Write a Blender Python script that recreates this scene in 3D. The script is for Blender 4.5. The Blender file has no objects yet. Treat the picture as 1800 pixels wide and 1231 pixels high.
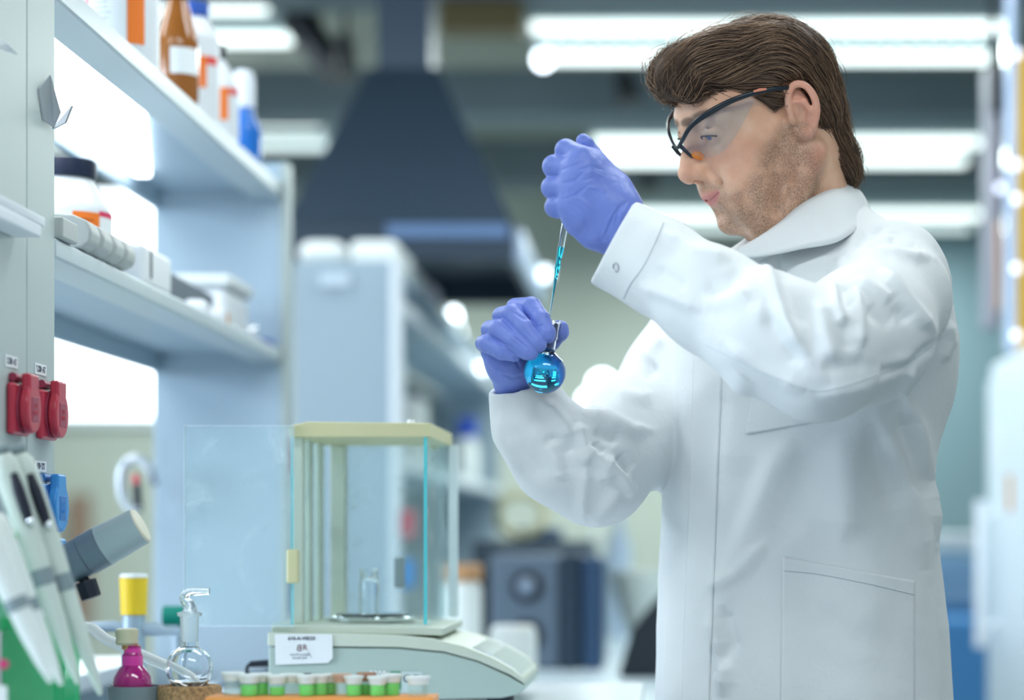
import bpy, bmesh, math, random
import numpy as np
from mathutils import Vector, Matrix
from mathutils.bvhtree import BVHTree

# ------------------------------------------------------------------ camera, world, exposure
F = 4000.0            # focal length in pixels (80 mm on 36 mm, 1800 px wide)
VX, VY = 1168.0, 947.0   # where the optical axis meets the frame
H = 1.18              # camera height
scene = bpy.context.scene
cam_data = bpy.data.cameras.new('camera')
cam_data.sensor_width = 36.0
cam_data.lens = 80.0
cam_data.shift_x = -(VX - 900.0) / 1800.0
cam_data.shift_y = (VY - 615.5) / 1800.0
cam_data.clip_start = 0.05
cam_data.dof.use_dof = True
cam_data.dof.focus_distance = 2.55
cam_data.dof.aperture_fstop = 2.25
cam_data.dof.aperture_blades = 0
cam = bpy.data.objects.new('camera', cam_data)
cam.location = (0, 0, H)
cam.rotation_euler = (math.radians(90), 0, 0)
scene.collection.objects.link(cam)
scene.camera = cam
scene.view_settings.view_transform = 'Standard'
scene.view_settings.look = 'None'
scene.view_settings.gamma = 1.0
scene.view_settings.use_curve_mapping = False
scene.view_settings.exposure = 0.22
scene.cycles.max_bounces = 10
scene.cycles.transparent_max_bounces = 16
scene.cycles.caustics_reflective = False
scene.cycles.caustics_refractive = False

world = bpy.data.worlds.new('world')
scene.world = world
world.use_nodes = True
_n = world.node_tree.nodes; _l = world.node_tree.links
bg = _n['Background']
_tc = _n.new('ShaderNodeTexCoord'); _sep = _n.new('ShaderNodeSeparateXYZ'); _cr = _n.new('ShaderNodeValToRGB')
_l.new(_tc.outputs['Generated'], _sep.inputs[0]); _l.new(_sep.outputs['Z'], _cr.inputs[0])
_cr.color_ramp.elements[0].position = 0.0; _cr.color_ramp.elements[0].color = (0.42, 0.55, 0.66, 1)
_cr.color_ramp.elements[1].position = 0.5; _cr.color_ramp.elements[1].color = (0.86, 0.95, 1.0, 1)
_l.new(_cr.outputs[0], bg.inputs['Color'])
bg.inputs['Strength'].default_value = 0.50

def area_lamp(name, loc, rot, sx, sy, power, col=(0.9, 0.96, 1.0)):
    d = bpy.data.lights.new(name, 'AREA'); d.shape = 'RECTANGLE'; d.size = sx; d.size_y = sy
    d.energy = power; d.color = col
    o = bpy.data.objects.new(name, d); o.location = loc; o.rotation_euler = rot
    scene.collection.objects.link(o)
    return o
# added area lamp from the left, set at the added left-wall window
area_lamp('daylight_left', (-5.25, 1.3, 2.05), (math.radians(90), 0, math.radians(-90)), 2.4, 1.6, 190, (0.70, 0.83, 1.0))
# the ceiling fixtures above the bench, over the man and behind the camera
for _y in (1.0, 3.1, 5.2):
    area_lamp('fixture_lamp', (0.35, _y, 2.755), (0, 0, 0), 1.55, 0.45, 20, (0.92, 0.98, 1.0))
    area_lamp('fixture_lamp', (-2.0, _y, 2.755), (0, 0, 0), 1.55, 0.45, 22, (0.92, 0.98, 1.0))
for _x, _y in ((0.35, 7.55), (0.5, 9.65), (0.7, 11.75), (-2.0, 7.35), (-2.1, 9.3), (-2.2, 11.5)):
    area_lamp('fixture_lamp', (_x, _y, 2.795), (0, 0, 0), 1.5, 0.3, 38, (0.88, 1.0, 0.98))

# ------------------------------------------------------------------ helpers
def at(px, py, D):
    return Vector(((px - VX) / F * D, D, H - (py - VY) / F * D))
def pr(px, D):            # pixel length -> metres at distance D
    return px * D / F

MATS = {}
def mat(name, col, rough=0.5, metal=0.0, trans=0.0, ior=1.45, emit=None, estr=1.0, bump=0.0, bscale=60.0,
        var=0.0, vscale=8.0, coat=0.0, sss=0.0, alpha=1.0, spec=0.5, sheen=0.0):
    m = bpy.data.materials.new(name); m.use_nodes = True
    nt = m.node_tree; b = nt.nodes['Principled BSDF']
    b.inputs['Base Color'].default_value = (*col, 1)
    b.inputs['Roughness'].default_value = rough
    b.inputs['Metallic'].default_value = metal
    b.inputs['Transmission Weight'].default_value = trans
    b.inputs['IOR'].default_value = ior
    b.inputs['Coat Weight'].default_value = coat
    b.inputs['Subsurface Weight'].default_value = sss
    b.inputs['Subsurface Radius'].default_value = (0.012, 0.005, 0.003)
    b.inputs['Subsurface Scale'].default_value = 0.6
    b.inputs['Alpha'].default_value = alpha
    b.inputs['Specular IOR Level'].default_value = spec
    b.inputs['Sheen Weight'].default_value = sheen
    if emit:
        b.inputs['Emission Color'].default_value = (*emit, 1)
        b.inputs['Emission Strength'].default_value = estr
    tc = nt.nodes.new('ShaderNodeTexCoord')
    if var > 0:
        n = nt.nodes.new('ShaderNodeTexNoise'); n.inputs['Scale'].default_value = vscale; n.inputs['Detail'].default_value = 4
        nt.links.new(tc.outputs['Object'], n.inputs['Vector'])
        r = nt.nodes.new('ShaderNodeValToRGB')
        r.color_ramp.elements[0].position = 0.3; r.color_ramp.elements[1].position = 0.7
        r.color_ramp.elements[0].color = (*[max(0, c * (1 - var)) for c in col], 1)
        r.color_ramp.elements[1].color = (*[min(1, c * (1 + var)) for c in col], 1)
        nt.links.new(n.outputs['Fac'], r.inputs[0]); nt.links.new(r.outputs[0], b.inputs['Base Color'])
    if bump > 0:
        n = nt.nodes.new('ShaderNodeTexNoise'); n.inputs['Scale'].default_value = bscale; n.inputs['Detail'].default_value = 3
        nt.links.new(tc.outputs['Object'], n.inputs['Vector'])
        bp = nt.nodes.new('ShaderNodeBump'); bp.inputs['Strength'].default_value = bump; bp.inputs['Distance'].default_value = 0.002
        nt.links.new(n.outputs['Fac'], bp.inputs['Height']); nt.links.new(bp.outputs[0], b.inputs['Normal'])
    MATS[name] = m
    return m

def glass_mat(name, col=(1, 1, 1), ior=1.45, rough=0.0):
    """solid glass that lets light through to what stands in it"""
    m = mat(name, col, rough, trans=1.0, ior=ior)
    return m
def sheet_mat(name, col, alpha, rough=0.05, spec=0.6, smear=0.0, sscale=(3, 3, 14)):
    """clear sheet: mostly see-through, reflecting, with faint smears"""
    m = bpy.data.materials.new(name); m.use_nodes = True
    nt = m.node_tree; b = nt.nodes['Principled BSDF']; out = nt.nodes['Material Output']
    b.inputs['Base Color'].default_value = (*col, 1); b.inputs['Roughness'].default_value = rough
    b.inputs['Specular IOR Level'].default_value = spec
    tr = nt.nodes.new('ShaderNodeBsdfTransparent'); mx = nt.nodes.new('ShaderNodeMixShader')
    tr.inputs[0].default_value = (0.93, 0.98, 0.98, 1)
    nt.links.new(tr.outputs[0], mx.inputs[1]); nt.links.new(b.outputs[0], mx.inputs[2])
    mx.inputs[0].default_value = alpha
    if smear > 0:
        tc = nt.nodes.new('ShaderNodeTexCoord'); mp = nt.nodes.new('ShaderNodeMapping'); n = nt.nodes.new('ShaderNodeTexNoise')
        mp.inputs['Scale'].default_value = sscale; n.inputs['Scale'].default_value = 3; n.inputs['Detail'].default_value = 6
        n.inputs['Distortion'].default_value = 1.2
        r = nt.nodes.new('ShaderNodeMapRange'); r.inputs['From Min'].default_value = 0.52; r.inputs['From Max'].default_value = 0.8
        r.inputs['To Min'].default_value = alpha; r.inputs['To Max'].default_value = alpha + smear
        nt.links.new(tc.outputs['Object'], mp.inputs[0]); nt.links.new(mp.outputs[0], n.inputs['Vector'])
        nt.links.new(n.outputs['Fac'], r.inputs['Value']); nt.links.new(r.outputs[0], mx.inputs[0])
    nt.links.new(mx.outputs[0], out.inputs['Surface'])
    return m

def new_obj(name, me, material, parent=None, smooth=False):
    if material is not None:
        for mm in (material if isinstance(material, (list, tuple)) else [material]): me.materials.append(mm)
    if smooth: me.polygons.foreach_set('use_smooth', [True] * len(me.polygons))
    n = len(me.vertices)
    co = np.empty(n * 3); me.vertices.foreach_get('co', co); co = co.reshape(-1, 3)
    c = (co.min(0) + co.max(0)) / 2; c[2] = co[:, 2].min()
    me.vertices.foreach_set('co', (co - c).ravel()); me.update()
    o = bpy.data.objects.new(name, me)
    scene.collection.objects.link(o)
    off = Vector((0, 0, 0))
    p = parent
    while p is not None:
        off += p.location; p = p.parent
    o.parent = parent
    o.location = Vector(c) - off
    return o

def tag(o, label=None, cat=None, group=None, kind=None):
    if label: o['label'] = label
    if cat: o['category'] = cat
    if group: o['group'] = group
    if kind: o['kind'] = kind
    return o
def empty(name, loc, label=None, cat=None, group=None, kind=None):
    o = bpy.data.objects.new(name, None); o.location = loc; o.empty_display_size = 0.05
    scene.collection.objects.link(o)
    return tag(o, label, cat, group, kind)
def copy_tree(o, parent=None):
    c = o.copy(); scene.collection.objects.link(c); c.parent = parent
    for ch in list(o.children): copy_tree(ch, c)
    return c

class MB:
    """collects shapes, builds ONE mesh"""
    def __init__(s): s.v = []; s.f = []
    def add(s, vs, fs):
        n = len(s.v); s.v += [tuple(v) for v in vs]; s.f += [tuple(i + n for i in f) for f in fs]; return s
    def box(s, a, b, rot=None, piv=None):
        x0, y0, z0 = [min(a[i], b[i]) for i in range(3)]; x1, y1, z1 = [max(a[i], b[i]) for i in range(3)]
        vs = [Vector(p) for p in ((x0,y0,z0),(x1,y0,z0),(x1,y1,z0),(x0,y1,z0),(x0,y0,z1),(x1,y0,z1),(x1,y1,z1),(x0,y1,z1))]
        if rot is not None:
            pv = Vector(piv) if piv is not None else Vector(((x0+x1)/2, (y0+y1)/2, (z0+z1)/2))
            vs = [pv + rot @ (v - pv) for v in vs]
        return s.add(vs, [(0,3,2,1),(4,5,6,7),(0,1,5,4),(1,2,6,5),(2,3,7,6),(3,0,4,7)])
    def lathe(s, prof, base, axis=(0, 0, 1), n=28, closed=False):
        """prof: (r, h) pairs along axis from base; ends with r=0 are capped to a point"""
        base = Vector(base); ax = Vector(axis).normalized(); q = ax.to_track_quat('Z', 'Y')
        vs = []; fs = []; rings = []
        for r, h in prof:
            if r < 1e-7: rings.append([len(vs)]); vs.append(base + q @ Vector((0, 0, h)))
            else:
                rings.append(list(range(len(vs), len(vs) + n)))
                for k in range(n):
                    a = 2 * math.pi * k / n; vs.append(base + q @ Vector((r * math.cos(a), r * math.sin(a), h)))
        for A, B in zip(rings[:-1], rings[1:]):
            if len(A) == 1 and len(B) == 1: continue
            for k in range(n):
                k2 = (k + 1) % n
                if len(A) == 1: fs.append((A[0], B[k2], B[k]))
                elif len(B) == 1: fs.append((A[k], A[k2], B[0]))
                else: fs.append((A[k], A[k2], B[k2], B[k]))
        if not closed:
            if len(rings[0]) > 1: fs.append(tuple(reversed(rings[0])))
            if len(rings[-1]) > 1: fs.append(tuple(rings[-1]))
        else:
            A, B = rings[-1], rings[0]
            if len(A) > 1 and len(B) > 1:
                for k in range(n):
                    k2 = (k + 1) % n; fs.append((A[k], A[k2], B[k2], B[k]))
        return s.add(vs, fs)
    def cyl(s, a, b, r, r2=None, n=20):
        a = Vector(a); b = Vector(b); L = (b - a).length
        return s.lathe([(r, 0), (r if r2 is None else r2, L)], a, b - a, n)
    def tube(s, pts, r, n=10, flat=None):
        pts = [Vector(p) for p in pts]; m = len(pts)
        rs = r if isinstance(r, (list, tuple)) else [r] * m
        vs = []; fs = []
        t0 = (pts[1] - pts[0]).normalized()
        up = Vector((0, 0, 1)) if abs(t0.z) < 0.9 else Vector((0, 1, 0))
        nn = t0.cross(up).normalized()
        for i in range(m):
            t = (pts[min(i+1, m-1)] - pts[max(i-1, 0)]).normalized()
            nn = (nn - t * nn.dot(t)).normalized(); bb = t.cross(nn)
            for k in range(n):
                a = 2 * math.pi * k / n
                fl = flat if flat else 1.0
                vs.append(pts[i] + nn * (math.cos(a) * rs[i] * fl) + bb * (math.sin(a) * rs[i]))
        for i in range(m - 1):
            for k in range(n):
                k2 = (k + 1) % n; fs.append((i*n+k, i*n+k2, (i+1)*n+k2, (i+1)*n+k))
        fs.append(tuple(reversed(range(n)))); fs.append(tuple(range((m-1)*n, m*n)))
        return s.add(vs, fs)
    def prism(s, poly, vec):
        """poly: 3D outline, extruded by vec"""
        poly = [Vector(p) for p in poly]; vec = Vector(vec); n = len(poly)
        vs = poly + [p + vec for p in poly]
        fs = [tuple(range(n)), tuple(reversed(range(n, 2*n)))]
        fs += [(i, i + n, (i+1) % n + n, (i+1) % n) for i in range(n)]
        return s.add(vs, fs)
    def ball(s, c, r, n=16, sc=(1, 1, 1)):
        c = Vector(c); vs = []; fs = []
        m = n // 2
        for i in range(m + 1):
            t = math.pi * i / m
            for k in range(n):
                a = 2 * math.pi * k / n
                vs.append(c + Vector((r*sc[0]*math.sin(t)*math.cos(a), r*sc[1]*math.sin(t)*math.sin(a), -r*sc[2]*math.cos(t))))
        for i in range(m):
            for k in range(n):
                k2 = (k + 1) % n; fs.append((i*n+k, i*n+k2, (i+1)*n+k2, (i+1)*n+k))
        return s.add(vs, fs)
    def build(s, name, material, parent=None, bevel=0.0, smooth=False, seg=3, sub=0):
        me = bpy.data.meshes.new(name); me.from_pydata(s.v, [], s.f); me.update()
        bm = bmesh.new(); bm.from_mesh(me); bmesh.ops.remove_doubles(bm, verts=bm.verts, dist=1e-6)
        bmesh.ops.recalc_face_normals(bm, faces=bm.faces); bm.to_mesh(me); bm.free()
        o = new_obj(name, me, material, parent, smooth or bevel > 0)
        if bevel > 0:
            md = o.modifiers.new('bevel', 'BEVEL'); md.width = bevel; md.segments = seg; md.limit_method = 'ANGLE'; md.angle_limit = 0.6
            md.harden_normals = False
        if sub:
            md = o.modifiers.new('sub', 'SUBSURF'); md.levels = sub; md.render_levels = sub
        if (smooth or bevel > 0) and not sub:
            md = o.modifiers.new('wn', 'WEIGHTED_NORMAL'); md.keep_sharp = True
            # sharp edges where faces meet steeply
            me = o.data; bm = bmesh.new(); bm.from_mesh(me)
            if bevel == 0:
                for e in bm.edges:
                    if len(e.link_faces) == 2 and e.calc_face_angle(0) > 0.7: e.smooth = False
            bm.to_mesh(me); bm.free()
        return o

def text_obj(name, s, size, loc, rx, material, parent=None, mirror=False, ext=0.0002, bold=False):
    """flat lettering; rx: 3x3 orientation whose x is the reading direction and z the up direction"""
    cu = bpy.data.curves.new(name, 'FONT'); cu.body = s; cu.size = size; cu.extrude = ext; cu.align_x = 'CENTER'; cu.align_y = 'CENTER'
    if bold: cu.offset = size * 0.02
    t = bpy.data.objects.new(name, cu); scene.collection.objects.link(t)
    dg = bpy.context.evaluated_depsgraph_get(); me = bpy.data.meshes.new_from_object(t.evaluated_get(dg))
    bpy.data.objects.remove(t); bpy.data.curves.remove(cu)
    for v in me.vertices:
        x = -v.co.x if mirror else v.co.x
        v.co = Vector(loc) + rx @ Vector((x, -v.co.z, v.co.y))
    if mirror: me.flip_normals()
    me.materials.clear()
    return new_obj(name, me, material, parent)

# ------------------------------------------------------------------ distance-field sculpting
class Field:
    def __init__(s, lo, hi, vox):
        s.lo = np.array(lo, float); s.vox = vox
        s.n = np.ceil((np.array(hi) - s.lo) / vox).astype(int) + 1
        s.ax = [(s.lo[i] + vox * np.arange(s.n[i])).astype(np.float32) for i in range(3)]
        s.d = np.full(tuple(s.n), 0.05, np.float32)
    def sub(s, lo, hi, pad):
        sl = []
        for i in range(3):
            a = int(max(0, math.floor((lo[i] - pad - s.lo[i]) / s.vox))); b = int(min(s.n[i], math.ceil((hi[i] + pad - s.lo[i]) / s.vox) + 1))
            sl.append(slice(a, max(a, b)))
        return tuple(sl), s.ax[0][sl[0]][:, None, None], s.ax[1][sl[1]][None, :, None], s.ax[2][sl[2]][None, None, :]
    def put(s, sl, e, k, op):
        a = s.d[sl]
        if op == 'add':
            if k <= 0: s.d[sl] = np.minimum(a, e); return
            h = np.maximum(k - np.abs(a - e), 0) / k; s.d[sl] = np.minimum(a, e) - h * h * k * 0.25
        else:
            e = -e
            if k <= 0: s.d[sl] = np.maximum(a, e); return
            h = np.maximum(k - np.abs(a - e), 0) / k; s.d[sl] = np.maximum(a, e) + h * h * k * 0.25
    def ell(s, c, r, k=0.01, op='add', R=None):
        c = np.array(c, float); r = np.array(r, float)
        m = r.max() if R is not None else r
        sl, X, Y, Z = s.sub(c - m, c + m, k + 0.02)
        x, y, z = X - c[0], Y - c[1], Z - c[2]
        if R is not None:
            R = np.array(R)   # columns: local axes in field space
            x, y, z = (x*R[0,0]+y*R[1,0]+z*R[2,0], x*R[0,1]+y*R[1,1]+z*R[2,1], x*R[0,2]+y*R[1,2]+z*R[2,2])
        k0 = np.sqrt((x/r[0])**2 + (y/r[1])**2 + (z/r[2])**2)
        k1 = np.sqrt((x/r[0]**2)**2 + (y/r[1]**2)**2 + (z/r[2]**2)**2) + 1e-9
        s.put(sl, (k0 * (k0 - 1) / k1).astype(np.float32), k, op)
    def cone(s, a, b, r1, r2=None, k=0.01, op='add'):
        r2 = r1 if r2 is None else r2
        a = np.array(a, float); b = np.array(b, float); m = max(r1, r2)
        sl, X, Y, Z = s.sub(np.minimum(a, b) - m, np.maximum(a, b) + m, k + 0.02)
        ab = b - a; L = float(ab @ ab) + 1e-12
        x, y, z = X - a[0], Y - a[1], Z - a[2]
        t = np.clip((x*ab[0] + y*ab[1] + z*ab[2]) / L, 0, 1)
        e = np.sqrt((x - t*ab[0])**2 + (y - t*ab[1])**2 + (z - t*ab[2])**2) - (r1 + t * (r2 - r1))
        s.put(sl, e.astype(np.float32), k, op)
    def chain(s, pts, rs, k=0.01, op='add'):
        for i in range(len(pts) - 1): s.cone(pts[i], pts[i+1], rs[i], rs[i+1], k, op)
    def mesh(s):
        d = s.d; n = d.shape; ins = d < 0
        c = [ins[i:n[0]-1+i, j:n[1]-1+j, k:n[2]-1+k] for i in (0,1) for j in (0,1) for k in (0,1)]
        anyi = c[0].copy(); alli = c[0].copy()
        for q in c[1:]: anyi |= q; alli &= q
        act = anyi & ~alli
        I, J, K = np.nonzero(act)
        idx = np.full(act.shape, -1, np.int64); idx[I, J, K] = np.arange(len(I))
        offs = [(i, j, k) for i in (0,1) for j in (0,1) for k in (0,1)]
        vals = [d[I+o[0], J+o[1], K+o[2]] for o in offs]
        acc = np.zeros((len(I), 3)); cnt = np.zeros(len(I))
        for a in range(8):
            for b in range(a+1, 8):
                df = [offs[b][q] - offs[a][q] for q in range(3)]
                if sum(abs(q) for q in df) != 1: continue
                m = (vals[a] < 0) != (vals[b] < 0)
                t = np.where(m, vals[a] / np.where(m, vals[a] - vals[b], 1), 0)
                for q in range(3): acc[:, q] += m * (offs[a][q] + t * df[q])
                cnt += m
        v = (np.stack([I, J, K], 1) + acc / cnt[:, None]) * s.vox + s.lo
        faces = []
        for ax in range(3):
            o1, o2 = (ax + 1) % 3, (ax + 2) % 3
            sa = [slice(None)] * 3; sb = [slice(None)] * 3
            sa[ax] = slice(0, n[ax]-1); sb[ax] = slice(1, n[ax])
            A = ins[tuple(sa)]; B = ins[tuple(sb)]
            for flip, m in ((False, A & ~B), (True, B & ~A)):
                P = np.array(np.nonzero(m))
                ok = (P[o1] > 0) & (P[o2] > 0) & (P[o1] < n[o1]-1) & (P[o2] < n[o2]-1)
                P = P[:, ok]
                q = []
                for d1, d2 in ((-1,-1),(0,-1),(0,0),(-1,0)):
                    Q = P.copy(); Q[o1] += d1; Q[o2] += d2; q.append(idx[Q[0], Q[1], Q[2]])
                f = np.stack(q, 1)
                if flip: f = f[:, ::-1]
                faces.append(f)
        f = np.concatenate(faces); f = f[(f >= 0).all(1)]
        return v, f

def np_mesh(name, v, f):
    me = bpy.data.meshes.new(name)
    me.vertices.add(len(v)); me.vertices.foreach_set('co', np.asarray(v, np.float32).ravel())
    k = f.shape[1]
    me.loops.add(len(f) * k); me.loops.foreach_set('vertex_index', f.astype(np.int32).ravel())
    me.polygons.add(len(f)); me.polygons.foreach_set('loop_start', (np.arange(len(f)) * k).astype(np.int32))
    me.polygons.foreach_set('loop_total', np.full(len(f), k, np.int32))
    me.update(calc_edges=True); me.validate()
    return me
def np_normals(v, f):
    a, b, c, d = v[f[:,0]], v[f[:,1]], v[f[:,2]], v[f[:,3]]
    fn = np.cross(c - a, d - b); N = np.zeros_like(v)
    for i in range(4): np.add.at(N, f[:, i], fn)
    return N / (np.linalg.norm(N, axis=1, keepdims=True) + 1e-12)
def smooth_v(v, f, it=2, lam=0.5):
    for _ in range(it):
        s = np.zeros_like(v); c = np.zeros(len(v))
        for i in range(4):
            j = (i + 1) % 4
            np.add.at(s, f[:, i], v[f[:, j]]); np.add.at(s, f[:, j], v[f[:, i]])
            np.add.at(c, f[:, i], 1); np.add.at(c, f[:, j], 1)
        v = v + lam * (s / c[:, None] - v)
    return v
def subdivide(v, f):
    """one linear split of every quad"""
    e = np.concatenate([np.sort(f[:, [i, (i+1) % 4]], 1) for i in range(4)])
    u, inv = np.unique(e, axis=0, return_inverse=True); inv = inv.ravel()
    n = len(v); m = len(f)
    v2 = np.concatenate([v, (v[u[:,0]] + v[u[:,1]]) / 2, v[f].mean(1)])
    E = [inv[i*m:(i+1)*m] + n for i in range(4)]; C = np.arange(m) + n + len(u)
    q = [np.stack([f[:, i], E[i], C, E[(i-1) % 4]], 1) for i in range(4)]
    return v2, np.concatenate(q)
def project(v):
    return VX + v[:,0] * F / v[:,1], VY - (v[:,2] - H) * F / v[:,1]
def brush(v, N, strokes):
    """push cloth in or out along strokes; a stroke is (points, width, height in metres, near, far)"""
    px, py = project(v)
    face = np.clip((-(N[:,0]*v[:,0] + N[:,1]*v[:,1] + N[:,2]*(v[:,2]-H)) / np.linalg.norm(v - [0,0,H], axis=1)) * 4 + 0.2, 0, 1)
    disp = np.zeros(len(v))
    for pts, w, amp, d0, d1 in strokes:
        P = np.array(pts, float); sel = (v[:,1] > d0) & (v[:,1] < d1) & (px > P[:,0].min()-3*w) & (px < P[:,0].max()+3*w) & (py > P[:,1].min()-3*w) & (py < P[:,1].max()+3*w)
        ii = np.nonzero(sel)[0]
        if not len(ii): continue
        x, y = px[ii], py[ii]
        seg = np.linalg.norm(np.diff(P, axis=0), axis=1); cum = np.concatenate([[0], np.cumsum(seg)]); tot = cum[-1]
        best = np.full(len(ii), 1e9); bt = np.zeros(len(ii))
        for k in range(len(P)-1):
            d = P[k+1] - P[k]; t = np.clip(((x-P[k,0])*d[0] + (y-P[k,1])*d[1]) / (d@d + 1e-9), 0, 1)
            q = np.hypot(x-P[k,0]-t*d[0], y-P[k,1]-t*d[1]); m = q < best
            best[m] = q[m]; bt[m] = (cum[k] + t[m]*seg[k]) / tot
        tp = np.clip(np.minimum(bt, 1-bt) * 5, 0.12, 1)
        ww = w * (0.55 + 0.45 * tp)
        disp[ii] += amp * tp * np.exp(-(best/ww)**2) * face[ii]
    return v + N * disp[:, None]

clear_glass_env = glass_mat('clear_glass_env', (0.97, 0.99, 1.0), 1.45)
def curve_pts(P, n):
    """smooth curve through points"""
    P = [Vector(p) for p in P]; out = []
    for i in range(len(P)-1):
        p0 = P[max(i-1,0)]; p1 = P[i]; p2 = P[i+1]; p3 = P[min(i+2,len(P)-1)]
        for k in range(n):
            t = k/n
            out.append(0.5*((2*p1) + (p2-p0)*t + (2*p0-5*p1+4*p2-p3)*t*t + (3*p1-p0-3*p2+p3)*t**3))
    out.append(P[-1]); return out
# ================================================================== the room
def ST(o): o['kind'] = 'structure'; return o
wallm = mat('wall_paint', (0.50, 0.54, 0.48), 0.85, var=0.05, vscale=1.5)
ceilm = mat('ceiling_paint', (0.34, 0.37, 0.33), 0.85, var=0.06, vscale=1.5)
beamm = mat('beam_paint', (0.15, 0.19, 0.21), 0.7)
floorm = mat('floor_lino', (0.30, 0.34, 0.36), 0.45, var=0.08, vscale=5)
framem = mat('frame_white', (0.75, 0.80, 0.84), 0.5)
dayl = mat('daylight_pane', (1, 1, 1), 0.5, emit=(0.85, 0.94, 1.0), estr=4.0)
ST(MB().box((-5.5, -1, -0.1), (3.4, 13.2, 0)).build('floor', floorm))
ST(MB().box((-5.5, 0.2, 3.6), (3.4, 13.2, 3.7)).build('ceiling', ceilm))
wx0, wx1, wz0, wz1 = -5.0, -2.42, H + 0.70, H + 2.28
b = MB(); b.box((-5.5, 13, 0), (wx0, 13.15, 3.6)); b.box((wx1, 13, 0), (3.4, 13.15, 3.6)); b.box((wx0, 13, 0), (wx1, 13.15, wz0)); b.box((wx0, 13, wz1), (wx1, 13.15, 3.6))
ST(b.build('wall_back', wallm))
w_ = b = MB(); b.box((wx0, 12.94, wz0-0.05), (wx1, 13.05, wz0)); b.box((wx0, 12.98, wz1-0.05), (wx1, 13.05, wz1)); b.box((wx0, 12.98, wz0), (wx0+0.05, 13.05, wz1)); b.box((wx1-0.05, 12.98, wz0), (wx1, 13.05, wz1)); b.box((-3.75, 12.98, wz0), (-3.70, 13.05, wz1))
w1 = ST(b.build('window_1', framem))
MB().box((wx0+0.02, 13.06, wz0), (wx1-0.02, 13.07, wz1)).build('window_pane', dayl, w1)
b = MB(); b.box((-5.6, -1, 0), (-5.45, 0.0, 3.6)); b.box((-5.6, 2.6, 0), (-5.45, 13.1, 3.6)); b.box((-5.6, 0, 0), (-5.45, 2.6, 1.2)); b.box((-5.6, 0, 2.9), (-5.45, 2.6, 3.6))
ST(b.build('wall_left', wallm))
b = MB(); b.box((-5.52, 0, 1.2), (-5.42, 2.6, 1.26)); b.box((-5.52, 0, 2.84), (-5.42, 2.6, 2.9)); b.box((-5.52, 0, 1.26), (-5.42, 0.06, 2.84)); b.box((-5.52, 2.54, 1.26), (-5.42, 2.6, 2.84)); b.box((-5.52, 1.28, 1.26), (-5.42, 1.32, 2.84))
w2 = ST(b.build('window_2', framem)); MB().box((-5.53, 0.05, 1.25), (-5.52, 2.55, 2.85)).build('window_pane', dayl, w2)  # unseen window, added as a source for the left area lamp
ST(MB().box((0.75, 12.4, 0), (3.28, 12.5, 3.6)).build('trim_12', mat('partition_teal', (0.20, 0.30, 0.34), 0.7)))  # added panel; its teal stands in for cooler light on the wall
ST(MB().box((3.3, 1.0, 0), (3.45, 13.1, 3.6)).build('wall_right', wallm))

# beams and ducts under the ceiling
for D, z0, z1, lab in ((6.9, H+1.66, H+1.98, 'nearest'), (8.6, H+1.60, H+1.78, 'second'), (10.8, H+1.68, H+1.9, 'third')):
    o = MB().box((-5.4, D, z0), (3.25, D+0.28, z1)).build('trim_%d' % int(D), beamm, bevel=0.01); ST(o)
olive = mat('olive_steel', (0.16, 0.12, 0.05), 0.6)
for px, w, py, D in ((848, 150, 36, 7.0), (520, 90, 30, 7.6)):
    o = MB().box(at(px-w/2, py+16, D), at(px+w/2, py-16, D+0.15) ).build('cable_tray', olive, bevel=0.005)
    if px > 700: tag(o, 'olive brown cable tray under the ceiling, right of the hood duct', 'cable tray', 'cable trays')
    else: tag(o, 'olive brown cable tray under the ceiling, left of the hood duct', 'cable tray', 'cable trays')
    for x in (at(px-w/2+10, 0, D).x, at(px+w/2-10, 0, D).x): MB().cyl((x, D+0.07, at(0, py-14, D).z), (x, D+0.07, 3.6), 0.006, n=8).build('hanger', beamm, o)
blackm = mat('black_plastic', (0.012, 0.015, 0.02), 0.45)
# slanting exhaust hose and dark loudspeakers on the ceiling
o = MB().tube([at(490, -20, 7.4), at(520, 30, 7.4), at(560, 85, 7.4), at(600, 130, 7.4)], 0.055, 14).build('exhaust_hose', blackm, smooth=True)
tag(o, 'black slanting exhaust hose left of the big hood', 'hose')
o = MB().box(at(590, 130, 7.3), at(625, 75, 7.45)).build('ceiling_sensor', blackm, bevel=0.01); tag(o, 'small black box hanging at the end of the slanting hose', 'sensor')
MB().cyl((o.location.x, 7.37, at(0,78,7.3).z), (o.location.x, 7.37, 3.6), 0.008, n=8).build('hanger', blackm, o)
spk = empty('ceiling_spotlight', at(1100, 165, 8.2), 'dark ceiling spotlight hanging left of the man\'s hair', 'spotlight')
MB().cyl(at(1108, 180, 8.2), at(1095, 130, 8.2), 0.05, 0.035, n=18).build('lamp_housing', blackm, spk, smooth=True)
MB().cyl(at(1093, 135, 8.2), (at(1093,0,8.2).x, 8.2, 3.6), 0.010, n=8).build('stem', blackm, spk)
spk2 = empty('ceiling_spotlight', at(1140, 320, 10.5), 'small dark ceiling spotlight between the second and third light rows', 'spotlight')
MB().cyl(at(1142, 335, 10.5), at(1136, 310, 10.5), 0.05, 0.035, n=18).build('lamp_housing', blackm, spk2, smooth=True)
MB().cyl(at(1136, 312, 10.5), (at(1136,0,10.5).x, 10.5, 3.6), 0.010, n=8).build('stem', blackm, spk2)

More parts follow.
